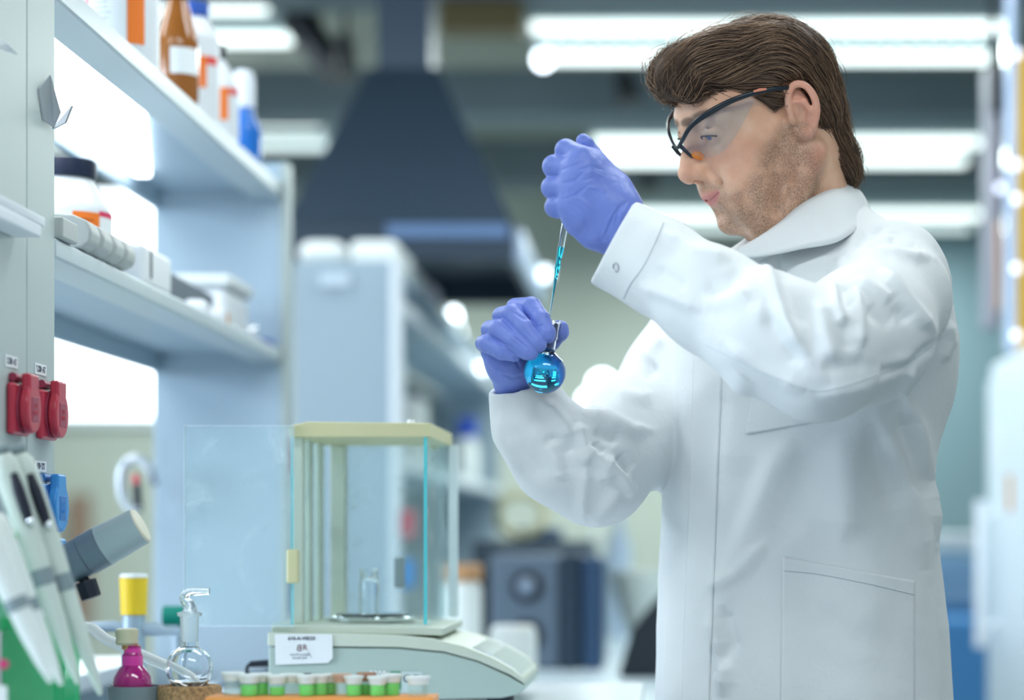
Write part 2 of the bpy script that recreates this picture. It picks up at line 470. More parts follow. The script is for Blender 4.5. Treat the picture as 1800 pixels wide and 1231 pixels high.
# ceiling light fixtures
tubem = mat('fixture_diffuser', (1, 1, 1), 0.4, emit=(0.88, 1.0, 0.97), estr=1.7)
tubes = mat('fixture_diffuser_soft', (1, 1, 1), 0.4, emit=(0.80, 0.95, 0.93), estr=0.8)
dotm = mat('louvre_perforation', (1, 1, 1), 0.4, emit=(0.80, 1.0, 0.95), estr=11.0)
fixm = mat('fixture_housing', (0.42, 0.52, 0.54), 0.5)
def fixture(x0, x1, D, z, label, first=tubem, second=tubem, dots=True, depth=0.5):
    r = empty('ceiling_light', (((x0+x1)/2), D+depth/2, z), label, 'ceiling light', 'fluorescent fixtures in rows under the ceiling')
    MB().box((x0, D+0.02, z+0.045), (x1, D+depth, z+0.10)).build('housing', fixm, r, bevel=0.004)
    MB().box((x0+0.01, D, z+0.006), (x1-0.01, D+0.05, z+0.040)).build('diffuser', first, r, bevel=0.012)
    MB().box((x0+0.01, D+depth-0.05, z+0.004), (x1-0.01, D+depth, z+0.038)).build('diffuser', second, r, bevel=0.012)
    MB().box((x0+0.01, D+0.06, z+0.038), (x1-0.01, D+depth-0.06, z+0.044)).build('louvre', fixm, r)
    if dots:
        m = MB(); n = int((x1-x0-0.1)/0.0587)
        for k in range(n): m.cyl((x0+0.07+k*0.0587, D+depth*0.5, z+0.036), (x0+0.07+k*0.0587, D+depth*0.5, z+0.0375), 0.0085, n=8)
        m.build('perforation', dotm, r)
    for x in (x0+0.25, x1-0.25): MB().cyl((x, D+depth/2, z+0.1), (x, D+depth/2, 3.6), 0.004, n=6).build('suspension_wire', fixm, r)
    return r
fx1 = fixture(-0.44, 1.13, 7.3, H+1.622, 'nearest bright ceiling light of the right column, above the man\'s hair')
MB().ball((-0.415, 7.79, H+1.64), 0.03, 16).build('end_lamp', mat('end_glare', (1,1,1), 0.4, emit=(0.80, 0.90, 1.0), estr=7.0), fx1, smooth=True)  # glowing ball added for the glare at the bar's end
fixture(-0.31, 1.32, 9.4, H+1.618, 'middle bright ceiling light, behind the man\'s eyes')
fixture(-0.17, 1.62, 11.5, H+1.618, 'farthest ceiling light of the right column, behind his collar', tubem, tubes, False)
fixture(-2.80, -1.23, 7.1, H+1.64, 'ceiling light at the top left, above the shelf bottles', tubem, tubem, False)
fixture(-2.95, -1.36, 9.05, H+1.625, 'ceiling light left of the dark hood, behind the blue wash bottle', tubem, tubes, False)
for _x, _y, _w in ((0.35, 1.0, 'over the camera'), (0.35, 3.1, 'over the man'), (0.35, 5.2, 'over the far table'), (-2.0, 1.0, 'over the left front of the room'), (-2.0, 3.1, 'over the rear bench'), (-2.0, 5.2, 'left of the hood, out of the picture')):
    r = empty('ceiling_light', (_x, _y, 2.76), 'ceiling light above the frame, ' + _w, 'ceiling light', 'fluorescent fixtures in rows under the ceiling')
    MB().box((_x-0.8, _y-0.25, 2.765), (_x+0.8, _y+0.25, 2.82)).build('housing', fixm, r, bevel=0.004)
    for s_ in (-0.55, 0.55): MB().cyl((_x+s_, _y, 2.8205), (_x+s_, _y, 3.6), 0.004, n=6).build('suspension_wire', fixm, r)
# ================================================================== bench row with service column and shelves
shelfm = mat('shelf_laminate', (0.39, 0.50, 0.59), 0.42, spec=0.4)
colm = mat('column_enamel', (0.44, 0.51, 0.50), 0.4, bump=0.05, bscale=400)
lipm = mat('shelf_lip', (0.50, 0.58, 0.62), 0.35)
paperm = mat('paper', (0.82, 0.86, 0.88), 0.7)
inkm = mat('ink', (0.05, 0.07, 0.10), 0.7)
ledm = mat('led_panel', (1, 1, 1), 0.5, emit=(0.92, 0.96, 1.0), estr=4.5)
XF, XB = -0.676, -0.903
unit = empty('shelf_unit', (-0.79, 3.25, 0), 'pale blue bench shelf unit with two shelves and a cream service column, left foreground', 'shelf unit')
def colbox(D0, D1): return MB().box((XB, D0, 0.0), (XF, D1-0.0022, H+1.05))
for D0, D1 in ((2.19, 2.303), (2.303, 2.414), (2.414, 2.525)): colbox(D0, D1).build('column_panel', colm, unit, bevel=0.0015)
up = MB().box((XB, 4.02, 0), (XF, 4.06, H+0.665)).build('upright', shelfm, unit, bevel=0.004)
m = MB(); m.box((XF-0.002, 4.012, 0), (XF+0.012, 4.065, H+0.665)); m.build('edge_profile', colm, unit, bevel=0.003)
def shelf(z0, z1, led):
    m = MB(); m.box((XB+0.012, 2.527, z0+0.016), (XF-0.058, 4.018, z1))
    s = m.build('shelf', shelfm, unit)
    MB().box((XF-0.058, 2.527, z0), (XF, 4.03, z1)).build('front_lip', lipm, s, bevel=0.004)
    MB().box((XB, 2.527, z0-0.018), (XB+0.012, 4.018, z1)).build('rear_lip', shelfm, s, bevel=0.002)
    MB().cyl((XF-0.014, 4.016, (z0+z1)/2), (XF+0.004, 4.016, (z0+z1)/2), 0.014, n=16).build('end_cap', colm, s, smooth=True)
    if led: MB().prism([(XB+0.02, 2.53, z0+0.004), (XF-0.066, 2.53, z0+0.004), (XF-0.066, 3.22, z0+0.004), (XF-0.075, 3.30, z0+0.004), (XB+0.045, 3.80, z0+0.004), (XB+0.02, 3.80, z0+0.004)], (0, 0, 0.0118)).build('light_panel', ledm, s, bevel=0.002)  # slanted end is shaped like the glare's falloff under the shelf
shelf(H+0.600, H+0.629, True)
shelf(H+0.3115, H+0.335, False)
# shelf of the nearer bay, its end just in view
sb = MB().box((XF+0.001, 1.9, H+0.325), (XF+0.03, 2.375, H+0.335)); sb.box((XF+0.001, 1.9, H+0.312), (XF+0.03, 2.36, H+0.325))
o = sb.build('side_shelf', framem, bevel=0.002); tag(o, 'white end of a small side shelf at the left edge, on the service column', 'shelf')
pn = MB().prism([at(-5, 62, 2.28), at(12, 76, 2.29), at(32, 96, 2.31), at(20, 92, 2.31), at(-5, 84, 2.28)], (0.0, 0.004, 0)).build('paper_note', paperm)
tag(pn, 'white paper corner sticking out at the top left edge', 'paper')

# clip on the column
steel = mat('brushed_steel', (0.50, 0.54, 0.60), 0.35, 0.9)
cl = empty('metal_clip', at(85, 210, 2.49), 'small folded grey metal clip on the cream column, top left', 'clip')
MB().prism([(XF+0.001, 2.452, H+0.485), (XF+0.006, 2.478, H+0.505), (XF+0.010, 2.505, H+0.47), (XF+0.004, 2.500, H+0.452), (XF+0.001, 2.470, H+0.455)], (0.0015, 0, 0)).build('plate', steel, cl)
MB().prism([(XF+0.003, 2.500, H+0.450), (XF+0.016, 2.505, H+0.458), (XF+0.0215, 2.512, H+0.478), (XF+0.012, 2.508, H+0.474)], (0.0012, 0.003, 0)).build('plate', steel, cl)

# wall sockets
redm = mat('red_socket_plastic', (0.48, 0.035, 0.065), 0.32, spec=0.5); redd = mat('dark_red_plastic', (0.30, 0.03, 0.07), 0.45)
bluem = mat('blue_socket_plastic', (0.035, 0.25, 0.62), 0.32); blued = mat('dark_blue_plastic', (0.02, 0.16, 0.48), 0.45)
SIDE = Matrix(((0, -1, 0), (1, 0, 0), (0, 0, 1)))   # reading direction +Y, up +Z, facing +X
def socket(D, z, body_m, dark_m, label, group, rnd=False):
    r = empty('wall_socket', (XF, D, z-0.03), label, 'socket', group)
    MB().box((XF, D-0.030, z-0.030), (XF+0.009, D+0.030, z+0.024)).build('base_plate', body_m, r, bevel=0.004)
    MB().cyl((XF+0.009, D, z-0.002), (XF+0.0118, D, z-0.002), 0.026, n=32).build('socket_rim', dark_m, r, smooth=True)
    # lid: disc with a hinge tongue on top
    outline = []
    R_ = 0.0275 if rnd else 0.026
    for k in range(33):
        a = math.radians(-230 + 280*k/32); outline.append((D + R_*math.cos(a), z-0.002 + R_*math.sin(a)))
    tw_ = 0.015 if rnd else 0.017
    outline += [(D + tw_, z+0.034), (D - tw_, z+0.034)]
    lid = MB().prism([(XF+0.012, y_, z_) for y_, z_ in outline], (0.010, 0, 0)).build('lid', body_m, r, bevel=0.003)
    MB().box((XF+0.0216, D-0.012, z-0.016), (XF+0.0226, D+0.012, z+0.010)).build('label_field', dark_m, lid, bevel=0.001)
    MB().cyl((XF+0.004, D-0.020, z+0.030), (XF+0.004, D+0.020, z+0.030), 0.0045, n=12).build('hinge', dark_m, r, smooth=True)
    text_obj('lettering', 'SCL\n230V', 0.007, (XF+0.0228, D, z-0.003), SIDE, body_m, lid, mirror=True)
    return r
zr = H + 0.137
socket(2.365, zr, redm, redd, 'red wall socket with hinged lid, the left one on the column', 'red sockets on the column')
socket(2.474, zr, redm, redd, 'red wall socket with hinged lid, nearer the bright shelf opening', 'red sockets on the column')
socket(2.365, H+0.038, bluem, blued, 'blue wall socket half hidden behind the pipette tops', 'blue sockets on the column', True)
socket(2.474, H+0.036, bluem, blued, 'blue round-lidded wall socket below the right red socket', 'blue sockets on the column', True)
socket(2.474, H-0.034, bluem, blued, 'lowest blue wall socket, beside the grey instrument tube', 'blue sockets on the column', True)
for D, z, s_, lab in ((2.352, H+0.183, 'TA 402.2', 'above the left red socket'), (2.462, H+0.183, 'TA 402.7', 'above the right red socket'), (2.352, H+0.086, '727 408', 'above the left blue socket'), (2.462, H+0.078, '727 409', 'above the right blue socket')):
    o = MB().box((XF+0.0002, D-0.020, z-0.006), (XF+0.0008, D+0.024, z+0.006)).build('socket_label', paperm)
    tag(o, 'small white sticker with printed number, ' + lab, 'sticker', 'number stickers on the column')
    text_obj('lettering', s_, 0.0095, (XF+0.0009, D+0.002, z), SIDE, inkm, o, mirror=True, bold=True)

# ---- bottles on the top shelf
whitep = mat('white_plastic', (0.74, 0.78, 0.82), 0.38); orangel = mat('orange_label', (0.88, 0.20, 0.02), 0.6)
redl = mat('red_label', (0.75, 0.06, 0.05), 0.6); amber = mat('amber_glass', (0.30, 0.10, 0.015), 0.12, coat=0.5); blackcap = mat('black_cap', (0.010, 0.014, 0.028), 0.4)
bluecap = mat('blue_cap', (0.02, 0.09, 0.42), 0.4); blueliq = mat('blue_bottle', (0.01, 0.16, 0.60), 0.25, coat=0.4)
def wrap_label(name, c, r, z0, z1, a0, a1, m_, parent, n=14):
    """label bent round a bottle: angles measured from the direction of the camera, positive to the right"""
    vs = []; base = math.atan2(-c.y, -c.x)
    for i in range(n+1):
        a = base + math.radians(a0 + (a1-a0)*i/n)
        for z in (z0, z1): vs.append((c.x + r*math.cos(a), c.y + r*math.sin(a), z))
    fs = [(2*i, 2*i+2, 2*i+3, 2*i+1) for i in range(n)]
    o = MB().add(vs, fs).build(name, m_, parent); md = o.modifiers.new('t', 'SOLIDIFY'); md.thickness = 0.0004; md.offset = 1
    return o
def bottle(px, X, z, r, h, neck, cap_r, cap_h, bm, cm, label, cat='bottle', name='chemical_bottle', group=None, labels=(), sh=0.22):
    D = X * F / (px - VX); c = Vector((X, D, z))
    t = empty(name, c, label, cat, group)
    prof = [(0, 0), (r*0.92, 0), (r, 0.004), (r, h*(1-sh)), (r*0.94, h*(1-sh*0.72)), (neck + (r-neck)*0.35, h*(1-sh*0.25)), (neck, h), (neck, h+0.012), (0, h+0.012)]
    MB().lathe(prof, c, n=36).build('bottle_body', bm, t, smooth=True)
    if cap_h:
        cp_ = MB().lathe([(cap_r*0.97, 0), (cap_r, 0.002), (cap_r, cap_h-0.003), (cap_r*0.94, cap_h), (0, cap_h)], c + Vector((0, 0, h+0.002)), n=32).build('cap', cm, t, smooth=True)
    for (nm, z0, z1, a0, a1, m_) in labels: wrap_label(nm, c, r+0.0006, z+z0, z+z1, a0, a1, m_, t)
    return t, c
z1 = H + 0.6293
t, c = bottle(214, -0.733, z1, 0.050, 0.17, 0.022, 0.026, 0.03, whitep, blackcap, 'large white bottle with an orange label, leftmost on the top shelf', group='bottles on the top shelf',
  labels=(('orange_label', 0.030, 0.096, 8, 36, orangel), ('paper_label', 0.030, 0.12, -62, 6, paperm), ('red_label', 0.083, 0.12, -66, -58, redl)))
for k in range(9):
    wrap_label('print_line', c, 0.0512, z1+0.042+k*0.007, z1+0.0428+k*0.007, -48, -20+3*math.sin(k*2), inkm, [q for q in t.children if q.name.startswith('paper')][0])
bottle(312, -0.706, z1, 0.030, 0.150, 0.014, 0.017, 0.02, amber, blackcap, 'brown amber glass bottle with a white label on the top shelf', group='bottles on the top shelf', sh=0.45,
  labels=(('paper_label', 0.040, 0.078, -20, 70, paperm),))
bottle(344, -0.712, z1, 0.036, 0.160, 0.018, 0.020, 0.022, whitep, bluecap, 'white bottle with red and orange label, right behind the amber bottle', group='bottles on the top shelf',
  labels=(('orange_label', 0.050, 0.098, 8, 26, orangel), ('red_label', 0.086, 0.098, 26, 60, redl)))
bottle(384, -0.708, z1, 0.032, 0.128, 0.011, 0.012, 0.024, whitep, blackcap, 'white bottle with a small black cap, beside the blue wash bottle', group='bottles on the top shelf', sh=0.4,
  labels=(('orange_label', 0.030, 0.082, 0, 28, orangel), ('red_label', 0.072, 0.082, 28, 70, redl)))
t, c = bottle(428, -0.708, z1, 0.030, 0.082, 0.018, 0.021, 0.0, blueliq, whitep, 'bright blue wash bottle with a white top, last on the top shelf', name='wash_bottle', sh=0.3)
MB().lathe([(0.019, 0), (0.019, 0.05), (0.014, 0.062), (0, 0.066)], c + Vector((0, 0, 0.0945)), n=28).build('cap', mat('wash_cap', (0.85, 0.9, 0.98), 0.3), t, smooth=True)
# ---- things on the lower shelf
z2 = H + 0.3353
t, c = bottle(112, -0.775, z2, 0.061, 0.126, 0.038, 0.042, 0.024, whitep, mat('navy_cap', (0.008, 0.016, 0.045), 0.4), 'big white wide-neck jar with a dark blue lid and orange label on the lower shelf', name='powder_jar', sh=0.35,
  labels=(('orange_label', 0.038, 0.080, 10, 46, orangel), ('paper_label', 0.030, 0.076, 46, 84, paperm), ('red_label', 0.076, 0.083, 46, 84, mat('crimson_label', (0.70, 0.04, 0.12), 0.6))))
for k in range(7):
    wrap_label('print_line', c, 0.0626, z2+0.043+k*0.0045, z2+0.0438+k*0.0045, 14, 34+3*math.sin(k*2.3), mat('ink2', (0.25, 0.05, 0.01), 0.7) if k == 0 else MATS['ink2'], [q for q in t.children if q.name.startswith('orange')][0])
greyp = mat('warm_grey_plastic', (0.47, 0.50, 0.49), 0.5)
rk = empty('pipette_rack', at(165, 470, 2.7), 'warm grey plastic rack with curved ribs on the lower shelf, in front of the jar', 'rack')
for k, D in enumerate((2.64, 2.70, 2.76, 2.82)):
    x0 = XF - 0.022
    out_ = [(x0-0.019, z2+0.004), (x0+0.006, z2+0.001), (x0+0.022, z2+0.002), (x0+0.032, z2+0.009), (x0+0.034, z2+0.022), (x0+0.028, z2+0.034), (x0+0.012, z2+0.041), (x0-0.019, z2+0.044)]
    MB().prism([(a_, D, b_) for a_, b_ in out_], (0, 0.044, 0)).build('rib', greyp, rk, bevel=0.004)
MB().box((XF-0.12, 2.64, z2), (XF-0.0415, 2.86, z2+0.036)).build('rack_body', greyp, rk, bevel=0.004)
o = MB().box((XF-0.070, 2.535, z2+0.0), (XF+0.006, 2.60, z2+0.024)).build('plastic_block', greyp, bevel=0.003); tag(o, 'small warm grey block at the column end of the lower shelf', 'block')
bx = empty('white_box', (XF-0.06, 3.1, z2), 'white box with a dark slot on the lower shelf, next to the ribbed rack', 'box')
MB().box((XF-0.10, 3.00, z2), (XF-0.010, 3.17, z2+0.055)).build('box_body', whitep, bx, bevel=0.008)
MB().box((XF-0.0105, 3.035, z2+0.012), (XF-0.009, 3.045, z2+0.048)).build('slot', blackcap, bx)
b2 = MB().box((XF-0.09, 2.99-0.03, z2), (XF-0.045, 2.99, z2+0.045)).build('white_box', whitep, bevel=0.006); tag(b2, 'plain white box behind the ribbed rack on the lower shelf', 'box')
cu = empty('white_cup', (-0.745, 3.50, z2), 'tilted white plastic cup lying on the dark tray', 'cup')
MB().lathe([(0.020, 0), (0.026, 0.055), (0.024, 0.055), (0.018, 0.003)], (-0.785, 3.42, z2+0.0065), (0.2, 0, 1), closed=False, n=24).build('cup_wall', whitep, cu, smooth=True)
tr = empty('dark_tray', (-0.745, 3.5, z2), 'dark grey shallow tray on the lower shelf under white parts', 'tray')
tm = mat('tray_grey', (0.08, 0.11, 0.15), 0.5)
MB().box((-0.85, 3.33, z2), (-0.725, 3.66, z2+0.006)).build('tray_floor', tm, tr, bevel=0.002)
MB().box((-0.735, 3.33, z2+0.006), (-0.725, 3.66, z2+0.056)).build('tray_wall', tm, tr, bevel=0.003)
for k, (D, w_, lab) in enumerate(((3.37, 0.045, 'low white dish on the shelf edge, below the dark tray'), (3.50, 0.040, 'second low white dish on the shelf edge, right of the first'))):
    o = MB().lathe([(0.0, 0), (0.022, 0), (0.022, 0.012), (0.012, 0.02), (0, 0.02)], (XF-0.023, D, z2), n=24).build('weighing_dish', whitep, smooth=True)
    o.location = (XF - 0.023, D + 0.02, z2); tag(o, lab, 'dish', 'white dishes on the lower shelf')
vb = MB().lathe([(0, 0), (0.008, 0), (0.008, 0.016), (0.004, 0.022), (0, 0.022)], (XF-0.02, 3.60, z2+0.0), n=16).build('amber_vial', mat('amber_vial', (0.55, 0.22, 0.03), 0.3), smooth=True)
tag(vb, 'tiny amber vial near the far end of the lower shelf', 'vial')
wb = empty('white_instrument_case', (-0.76, 3.85, z2), 'pale rounded plastic case at the far end of the lower shelf', 'case')
MB().box((-0.88, 3.72, z2), (-0.715, 3.92, z2+0.075)).build('case_body', whitep, wb, bevel=0.012)
MB().box((-0.885, 3.715, z2+0.075), (-0.708, 3.925, z2+0.098)).build('case_lid', mat('lid_cream', (0.66, 0.70, 0.70), 0.45), wb, bevel=0.008)
o = MB().box((XF-0.075, 3.94, z2), (XF-0.006, 3.995, z2+0.012)).build('blue_pad', bluecap, bevel=0.003); tag(o, 'small dark blue pad at the very end of the lower shelf', 'pad')
o = MB().ball((XF-0.014, 3.80, z2+0.011), 0.011, 14).build('glass_marble', mat('chrome', (0.9, 0.93, 0.97), 0.08, 1.0), smooth=True); tag(o, 'small shiny round knob on the lower shelf edge near its far end', 'knob')  # chrome ball put in to give a glint at the shelf edge

# hook hanging at the far upright
hk = empty('hanging_clamp', at(235, 905, 3.95), 'silver curved clamp with a red tip at the edge of the far upright', 'clamp')
lp = [at(216, 880, 3.95), at(212, 850, 3.95), at(216, 822, 3.95), at(232, 808, 3.95), at(252, 812, 3.95), at(264, 830, 3.95), at(270, 850, 3.97)]
MB().tube(curve_pts([*lp], 5), 0.0085, 12).build('bow', mat('satin_silver', (0.62, 0.68, 0.74), 0.3, 0.4), hk, smooth=True)
MB().tube([at(216, 872, 3.95), at(222, 890, 3.95), at(236, 898, 3.95), at(246, 890, 3.95)], 0.008, 12).build('jaw', MATS['satin_silver'], hk, smooth=True)
MB().cyl(at(240, 850, 3.95), at(239, 834, 3.95), 0.0065, 0.005, n=14).build('tip', mat('red_plastic', (0.75, 0.02, 0.06), 0.4), hk, smooth=True)
MB().cyl(at(240, 851, 3.95), at(243, 900, 3.95), 0.0070, 0.008, n=14).build('grip', blackcap, hk, smooth=True)
# ================================================================== bench top and what stands on it
ZB = H - 0.21
bench_top = mat('bench_top', (0.78, 0.85, 0.92), 0.22, spec=0.6)
bench = empty('lab_bench', (-0.8, 2.2, 0), 'white-topped lab bench in the foreground under the balance', 'bench')
MB().box((-0.672, 1.2, ZB-0.03), (-0.03, 3.32, ZB)).build('worktop', bench_top, bench, bevel=0.004)
MB().box((-0.670, 1.25, 0.1), (-0.10, 3.27, ZB-0.0305)).build('cabinet', shelfm, bench, bevel=0.003)
rb = empty('lab_bench', (-1.3, 2.6, 0), 'white-topped bench on the far side of the service column', 'bench')
MB().box((-1.75, 1.2, ZB-0.03), (-0.906, 4.0, ZB)).build('worktop', bench_top, rb, bevel=0.004)
MB().box((-1.70, 1.25, 0.1), (-0.95, 3.95, ZB-0.0305)).build('cabinet', shelfm, rb, bevel=0.003)
def onb(px, D): v = at(px, 0, D); v.z = ZB; return v

# ---- analytical balance
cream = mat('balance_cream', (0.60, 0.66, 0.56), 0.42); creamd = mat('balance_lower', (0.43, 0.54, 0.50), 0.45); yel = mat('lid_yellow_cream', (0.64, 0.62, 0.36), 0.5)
gsheet = sheet_mat('glass_sheet', (0.80, 0.92, 0.98), 0.12, 0.03, 0.9, smear=0.35, sscale=(5, 3, 4))
gedge = mat('glass_edge', (0.10, 0.62, 0.66), 0.2, spec=0.8); gedw = mat('sheet_edge', (0.78, 0.90, 0.98), 0.2)
D0, D1 = 2.80, 3.07
bal = empty('analytical_balance', onb(690, 2.93), 'cream analytical balance with a tall glass draft chamber, its side door slid open', 'balance')
def P2(px, py, D=D0): return at(px, py, D)
up_ = [(470,1112),(600,1114),(700,1117),(760,1123),(815,1136),(865,1156),(900,1176),(920,1193),(923,1203),(895,1186),(840,1162),(780,1146),(700,1138.5),(590,1137),(470,1136)]
lo_ = [(472,1138),(590,1139),(700,1140.5),(780,1148),(840,1164),(893,1188),(923,1205.5),(924,1212),(910,1222),(880,1228),(800,1229),(700,1234),(560,1238),(472,1238)]
MB().prism([P2(x_, y_, D0-0.012) for x_, y_ in up_], (0, D1-D0+0.03, 0)).build('upper_shell', cream, bal, bevel=0.002)
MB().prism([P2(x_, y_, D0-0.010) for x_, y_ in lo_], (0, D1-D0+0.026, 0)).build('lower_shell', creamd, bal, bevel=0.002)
MB().prism([P2(x_, y_, D0-0.002) for x_, y_ in [(477,1097),(778,1104),(778,1118),(477,1112)]], (0, D1-D0+0.004, 0)).build('chamber_floor', cream, bal, bevel=0.0015)
key = [(830,1139.5),(865,1153),(900,1173),(917,1187),(916,1188.5),(865,1156),(830,1141)]
MB().prism([P2(x_, y_-1, D0+0.01) for x_, y_ in key], (0, D1-D0-0.02, 0)).build('keypad', mat('keypad_gloss', (0.45, 0.58, 0.85), 0.08, coat=1.0), bal)  # control strip; bluish highlights on top are put into its colour
for px, D in ((500, D0+0.02), (500, D1-0.02), (880, D0+0.02), (880, D1-0.02)):
    a = onb(px, D); MB().cyl(a, a + Vector((0, 0, 0.024)), 0.016, 0.018, n=20).build('foot', blackcap, bal, smooth=True)
zt, zb = P2(0, 768).z, P2(0, 1098).z
xl, xr = P2(512, 0).x, P2(752, 0).x
# lid
MB().prism([P2(508, 768, D0-0.004), P2(508, 749, D0-0.004), P2(540, 741.5, D0-0.004), P2(757, 744, D0-0.004), P2(757, 768, D0-0.004)], (0, D1-D0+0.012, 0)).build('lid', yel, bal, bevel=0.0012)
MB().cyl(P2(722, 747, D0+0.03), P2(722, 738, D0+0.03), 0.006, 0.004, n=14).build('lid_knob', whitep, bal, smooth=True)
MB().box(P2(757, 790, D1-0.01), P2(763, 767, D1+0.002) + Vector((0.006,0,0))).build('corner_stop', yel, bal, bevel=0.001)
# far posts and back wall frame (the left end is the back of the chamber)
MB().box((xl+0.010, D1-0.012, zb), (xl+0.030, D1, zt)).build('post', cream, bal, bevel=0.001)
MB().box((xl+0.001, D0+0.012, zb), (xl+0.012, D0+0.032, zt)).build('post', cream, bal, bevel=0.001)
MB().box((xl+0.001, D0+0.095, zb), (xl+0.008, D0+0.125, zt)).build('post', cream, bal, bevel=0.001)
MB().box((xl+0.001, D0+0.18, zb), (xl+0.008, D0+0.215, zt)).build('post', cream, bal, bevel=0.001)
MB().box((xl+0.004, D0+0.033, zb), (xl+0.007, D1-0.013, zt)).build('rear_pane', gsheet, bal)
MB().box((xr-0.004, D0+0.002, zb), (xr, D1-0.002, zt)).build('front_pane', gsheet, bal)
MB().box((xr-0.005, D0-0.0005, zb), (xr-0.001, D0+0.0018, zt)).build('pane_edge', gedge, bal)
MB().box((xl-0.0005, D0-0.0005, zb), (xl+0.0025, D0+0.0018, zt)).build('pane_edge', gedge, bal)
MB().box((xr+0.001, D1-0.013, zb), (xr+0.013, D1, zt)).build('post', mat('clear_post', (0.70, 0.80, 0.82), 0.3), bal, bevel=0.001)
# far door, shut, with grey handle
MB().box((xl+0.031, D1-0.006, zb), (xr-0.005, D1-0.003, zt)).build('side_door', gsheet, bal)
h0 = MB().box(at(692, 1034, D1-0.012), at(713, 980, D1-0.006)).build('handle', mat('handle_grey', (0.36, 0.42, 0.46), 0.45), bal, bevel=0.003)
MB().box((xl+0.0305, D1-0.0075, zb), (xl+0.0325, D1-0.002, zt)).build('door_edge', mat('bright_edge', (0.92, 0.97, 1.0), 0.1, coat=1), bal)
# near door, slid open to the left
sx0, sx1 = P2(327, 0).x, P2(519, 0).x; sz0, sz1 = P2(0, 1100).z, P2(0, 750).z
dr = MB().box((sx0, D0-0.009, sz0), (sx1, D0-0.006, sz1)).build('side_door', gsheet, bal)
m = MB(); m.box((sx0-0.0007, D0-0.0095, sz0), (sx0, D0-0.0055, sz1)); m.box((sx0, D0-0.0095, sz0-0.0008), (sx1, D0-0.0055, sz0)); m.box((sx0, D0-0.0095, sz1), (sx1, D0-0.0055, sz1+0.0007)); m.build('door_edge', gedw, dr)
MB().box(at(503, 1026, D0-0.018), at(527, 966, D0-0.010)).build('handle', yel, bal, bevel=0.003)
# weighing pan
pc = at(655, 1091, 2.935); pc.z = zb
MB().lathe([(0, 0.001), (0.012, 0.001), (0.012, 0.005), (0.044, 0.006), (0.0475, 0.009), (0.046, 0.0095), (0.036, 0.0075), (0, 0.0075)], pc, n=48).build('weighing_pan', mat('pan_steel', (0.70, 0.74, 0.76), 0.12, 1.0), bal, smooth=True)
MB().lathe([(0.050, 0), (0.056, 0.0), (0.057, 0.004), (0.052, 0.0055), (0.050, 0.004)], pc, n=48, closed=True).build('draft_ring', MATS['pan_steel'], bal, smooth=True)
# label and marks on the side facing us
FRONT = Matrix(((1, 0, 0), (0, 1, 0), (0, 0, 1)))
lb = MB().prism([P2(483,1115,D0-0.0132), P2(584,1115.5,D0-0.0132), P2(585,1157,D0-0.0132), P2(576,1166,D0-0.0132), P2(484,1169,D0-0.0132)], (0, 0.0006, 0)).build('paper_label', paperm, bal)
Dm = D0 - 0.0134
text_obj('lettering', '0220V-A-016', 0.0062, P2(530, 1123, Dm), FRONT, inkm, lb, mirror=True, bold=True)
text_obj('lettering', 'B', 0.0115, P2(526, 1140, Dm), FRONT, mat('logo_brown', (0.14, 0.06, 0.06), 0.7), lb, mirror=True)
text_obj('lettering', 'R', 0.0100, P2(536, 1139, Dm), FRONT, MATS['logo_brown'], lb)
text_obj('lettering', 'Balance Room\nSide Bench', 0.0042, P2(527, 1154, Dm), FRONT, mat('ink_grey', (0.25, 0.30, 0.34), 0.7), lb, mirror=True)
MB().tube([P2(541, 1145, Dm), P2(548, 1157, Dm)], 0.0002, 5).build('logo_stroke', inkm, lb)
m = MB(); m.prism([P2(534,1184,D0-0.0112), P2(548,1184,D0-0.0112), P2(545,1189,D0-0.0112), P2(541,1191,D0-0.0112), P2(537,1189,D0-0.0112)], (0, 0.0006, 0)); m.build('emblem', inkm, bal)
m = MB()
for i in range(4):
    for j in range(3):
        q = P2(654 + i*7.5 + (3.75 if j % 2 else 0) - 1.5, 1182 + j*6, D0-0.0112); m.cyl(q, q + Vector((0, 0.0006, 0)), 0.0019, n=10)
m.build('dot_sticker', paperm, bal)
gs = MB().box(P2(686, 1212, D0-0.0112), P2(704, 1181, D0-0.0106)).build('sticker', mat('green_sticker', (0.02, 0.28, 0.16), 0.6), bal)
MB().box(P2(686, 1209, D0-0.0116), P2(696, 1186, D0-0.0113)).build('sticker_field', paperm, gs)
g2 = MB().box(P2(706, 1218, D0-0.0112), P2(742, 1181, D0-0.0106)).build('sticker', mat('pale_sticker', (0.55, 0.66, 0.66), 0.6), bal)
text_obj('lettering', 'C E', 0.013, P2(722, 1194, D0-0.0116), FRONT, inkm, g2)
vi = empty('glass_vial', pc + Vector((-0.004, 0, 0.0078)), 'small clear glass bottle standing on the balance pan', 'bottle')
vc = vi.location.copy()
MB().lathe([(0, 0), (0.0128, 0), (0.0135, 0.001), (0.0135, 0.040), (0.0112, 0.046), (0.0108, 0.048), (0.0128, 0.0485), (0.0128, 0.059), (0.0112, 0.059), (0.0100, 0.048), (0.0126, 0.040), (0.0126, 0.0015), (0, 0.0015)], vc, n=32).build('glass_wall', clear_glass_env, vi, smooth=True)

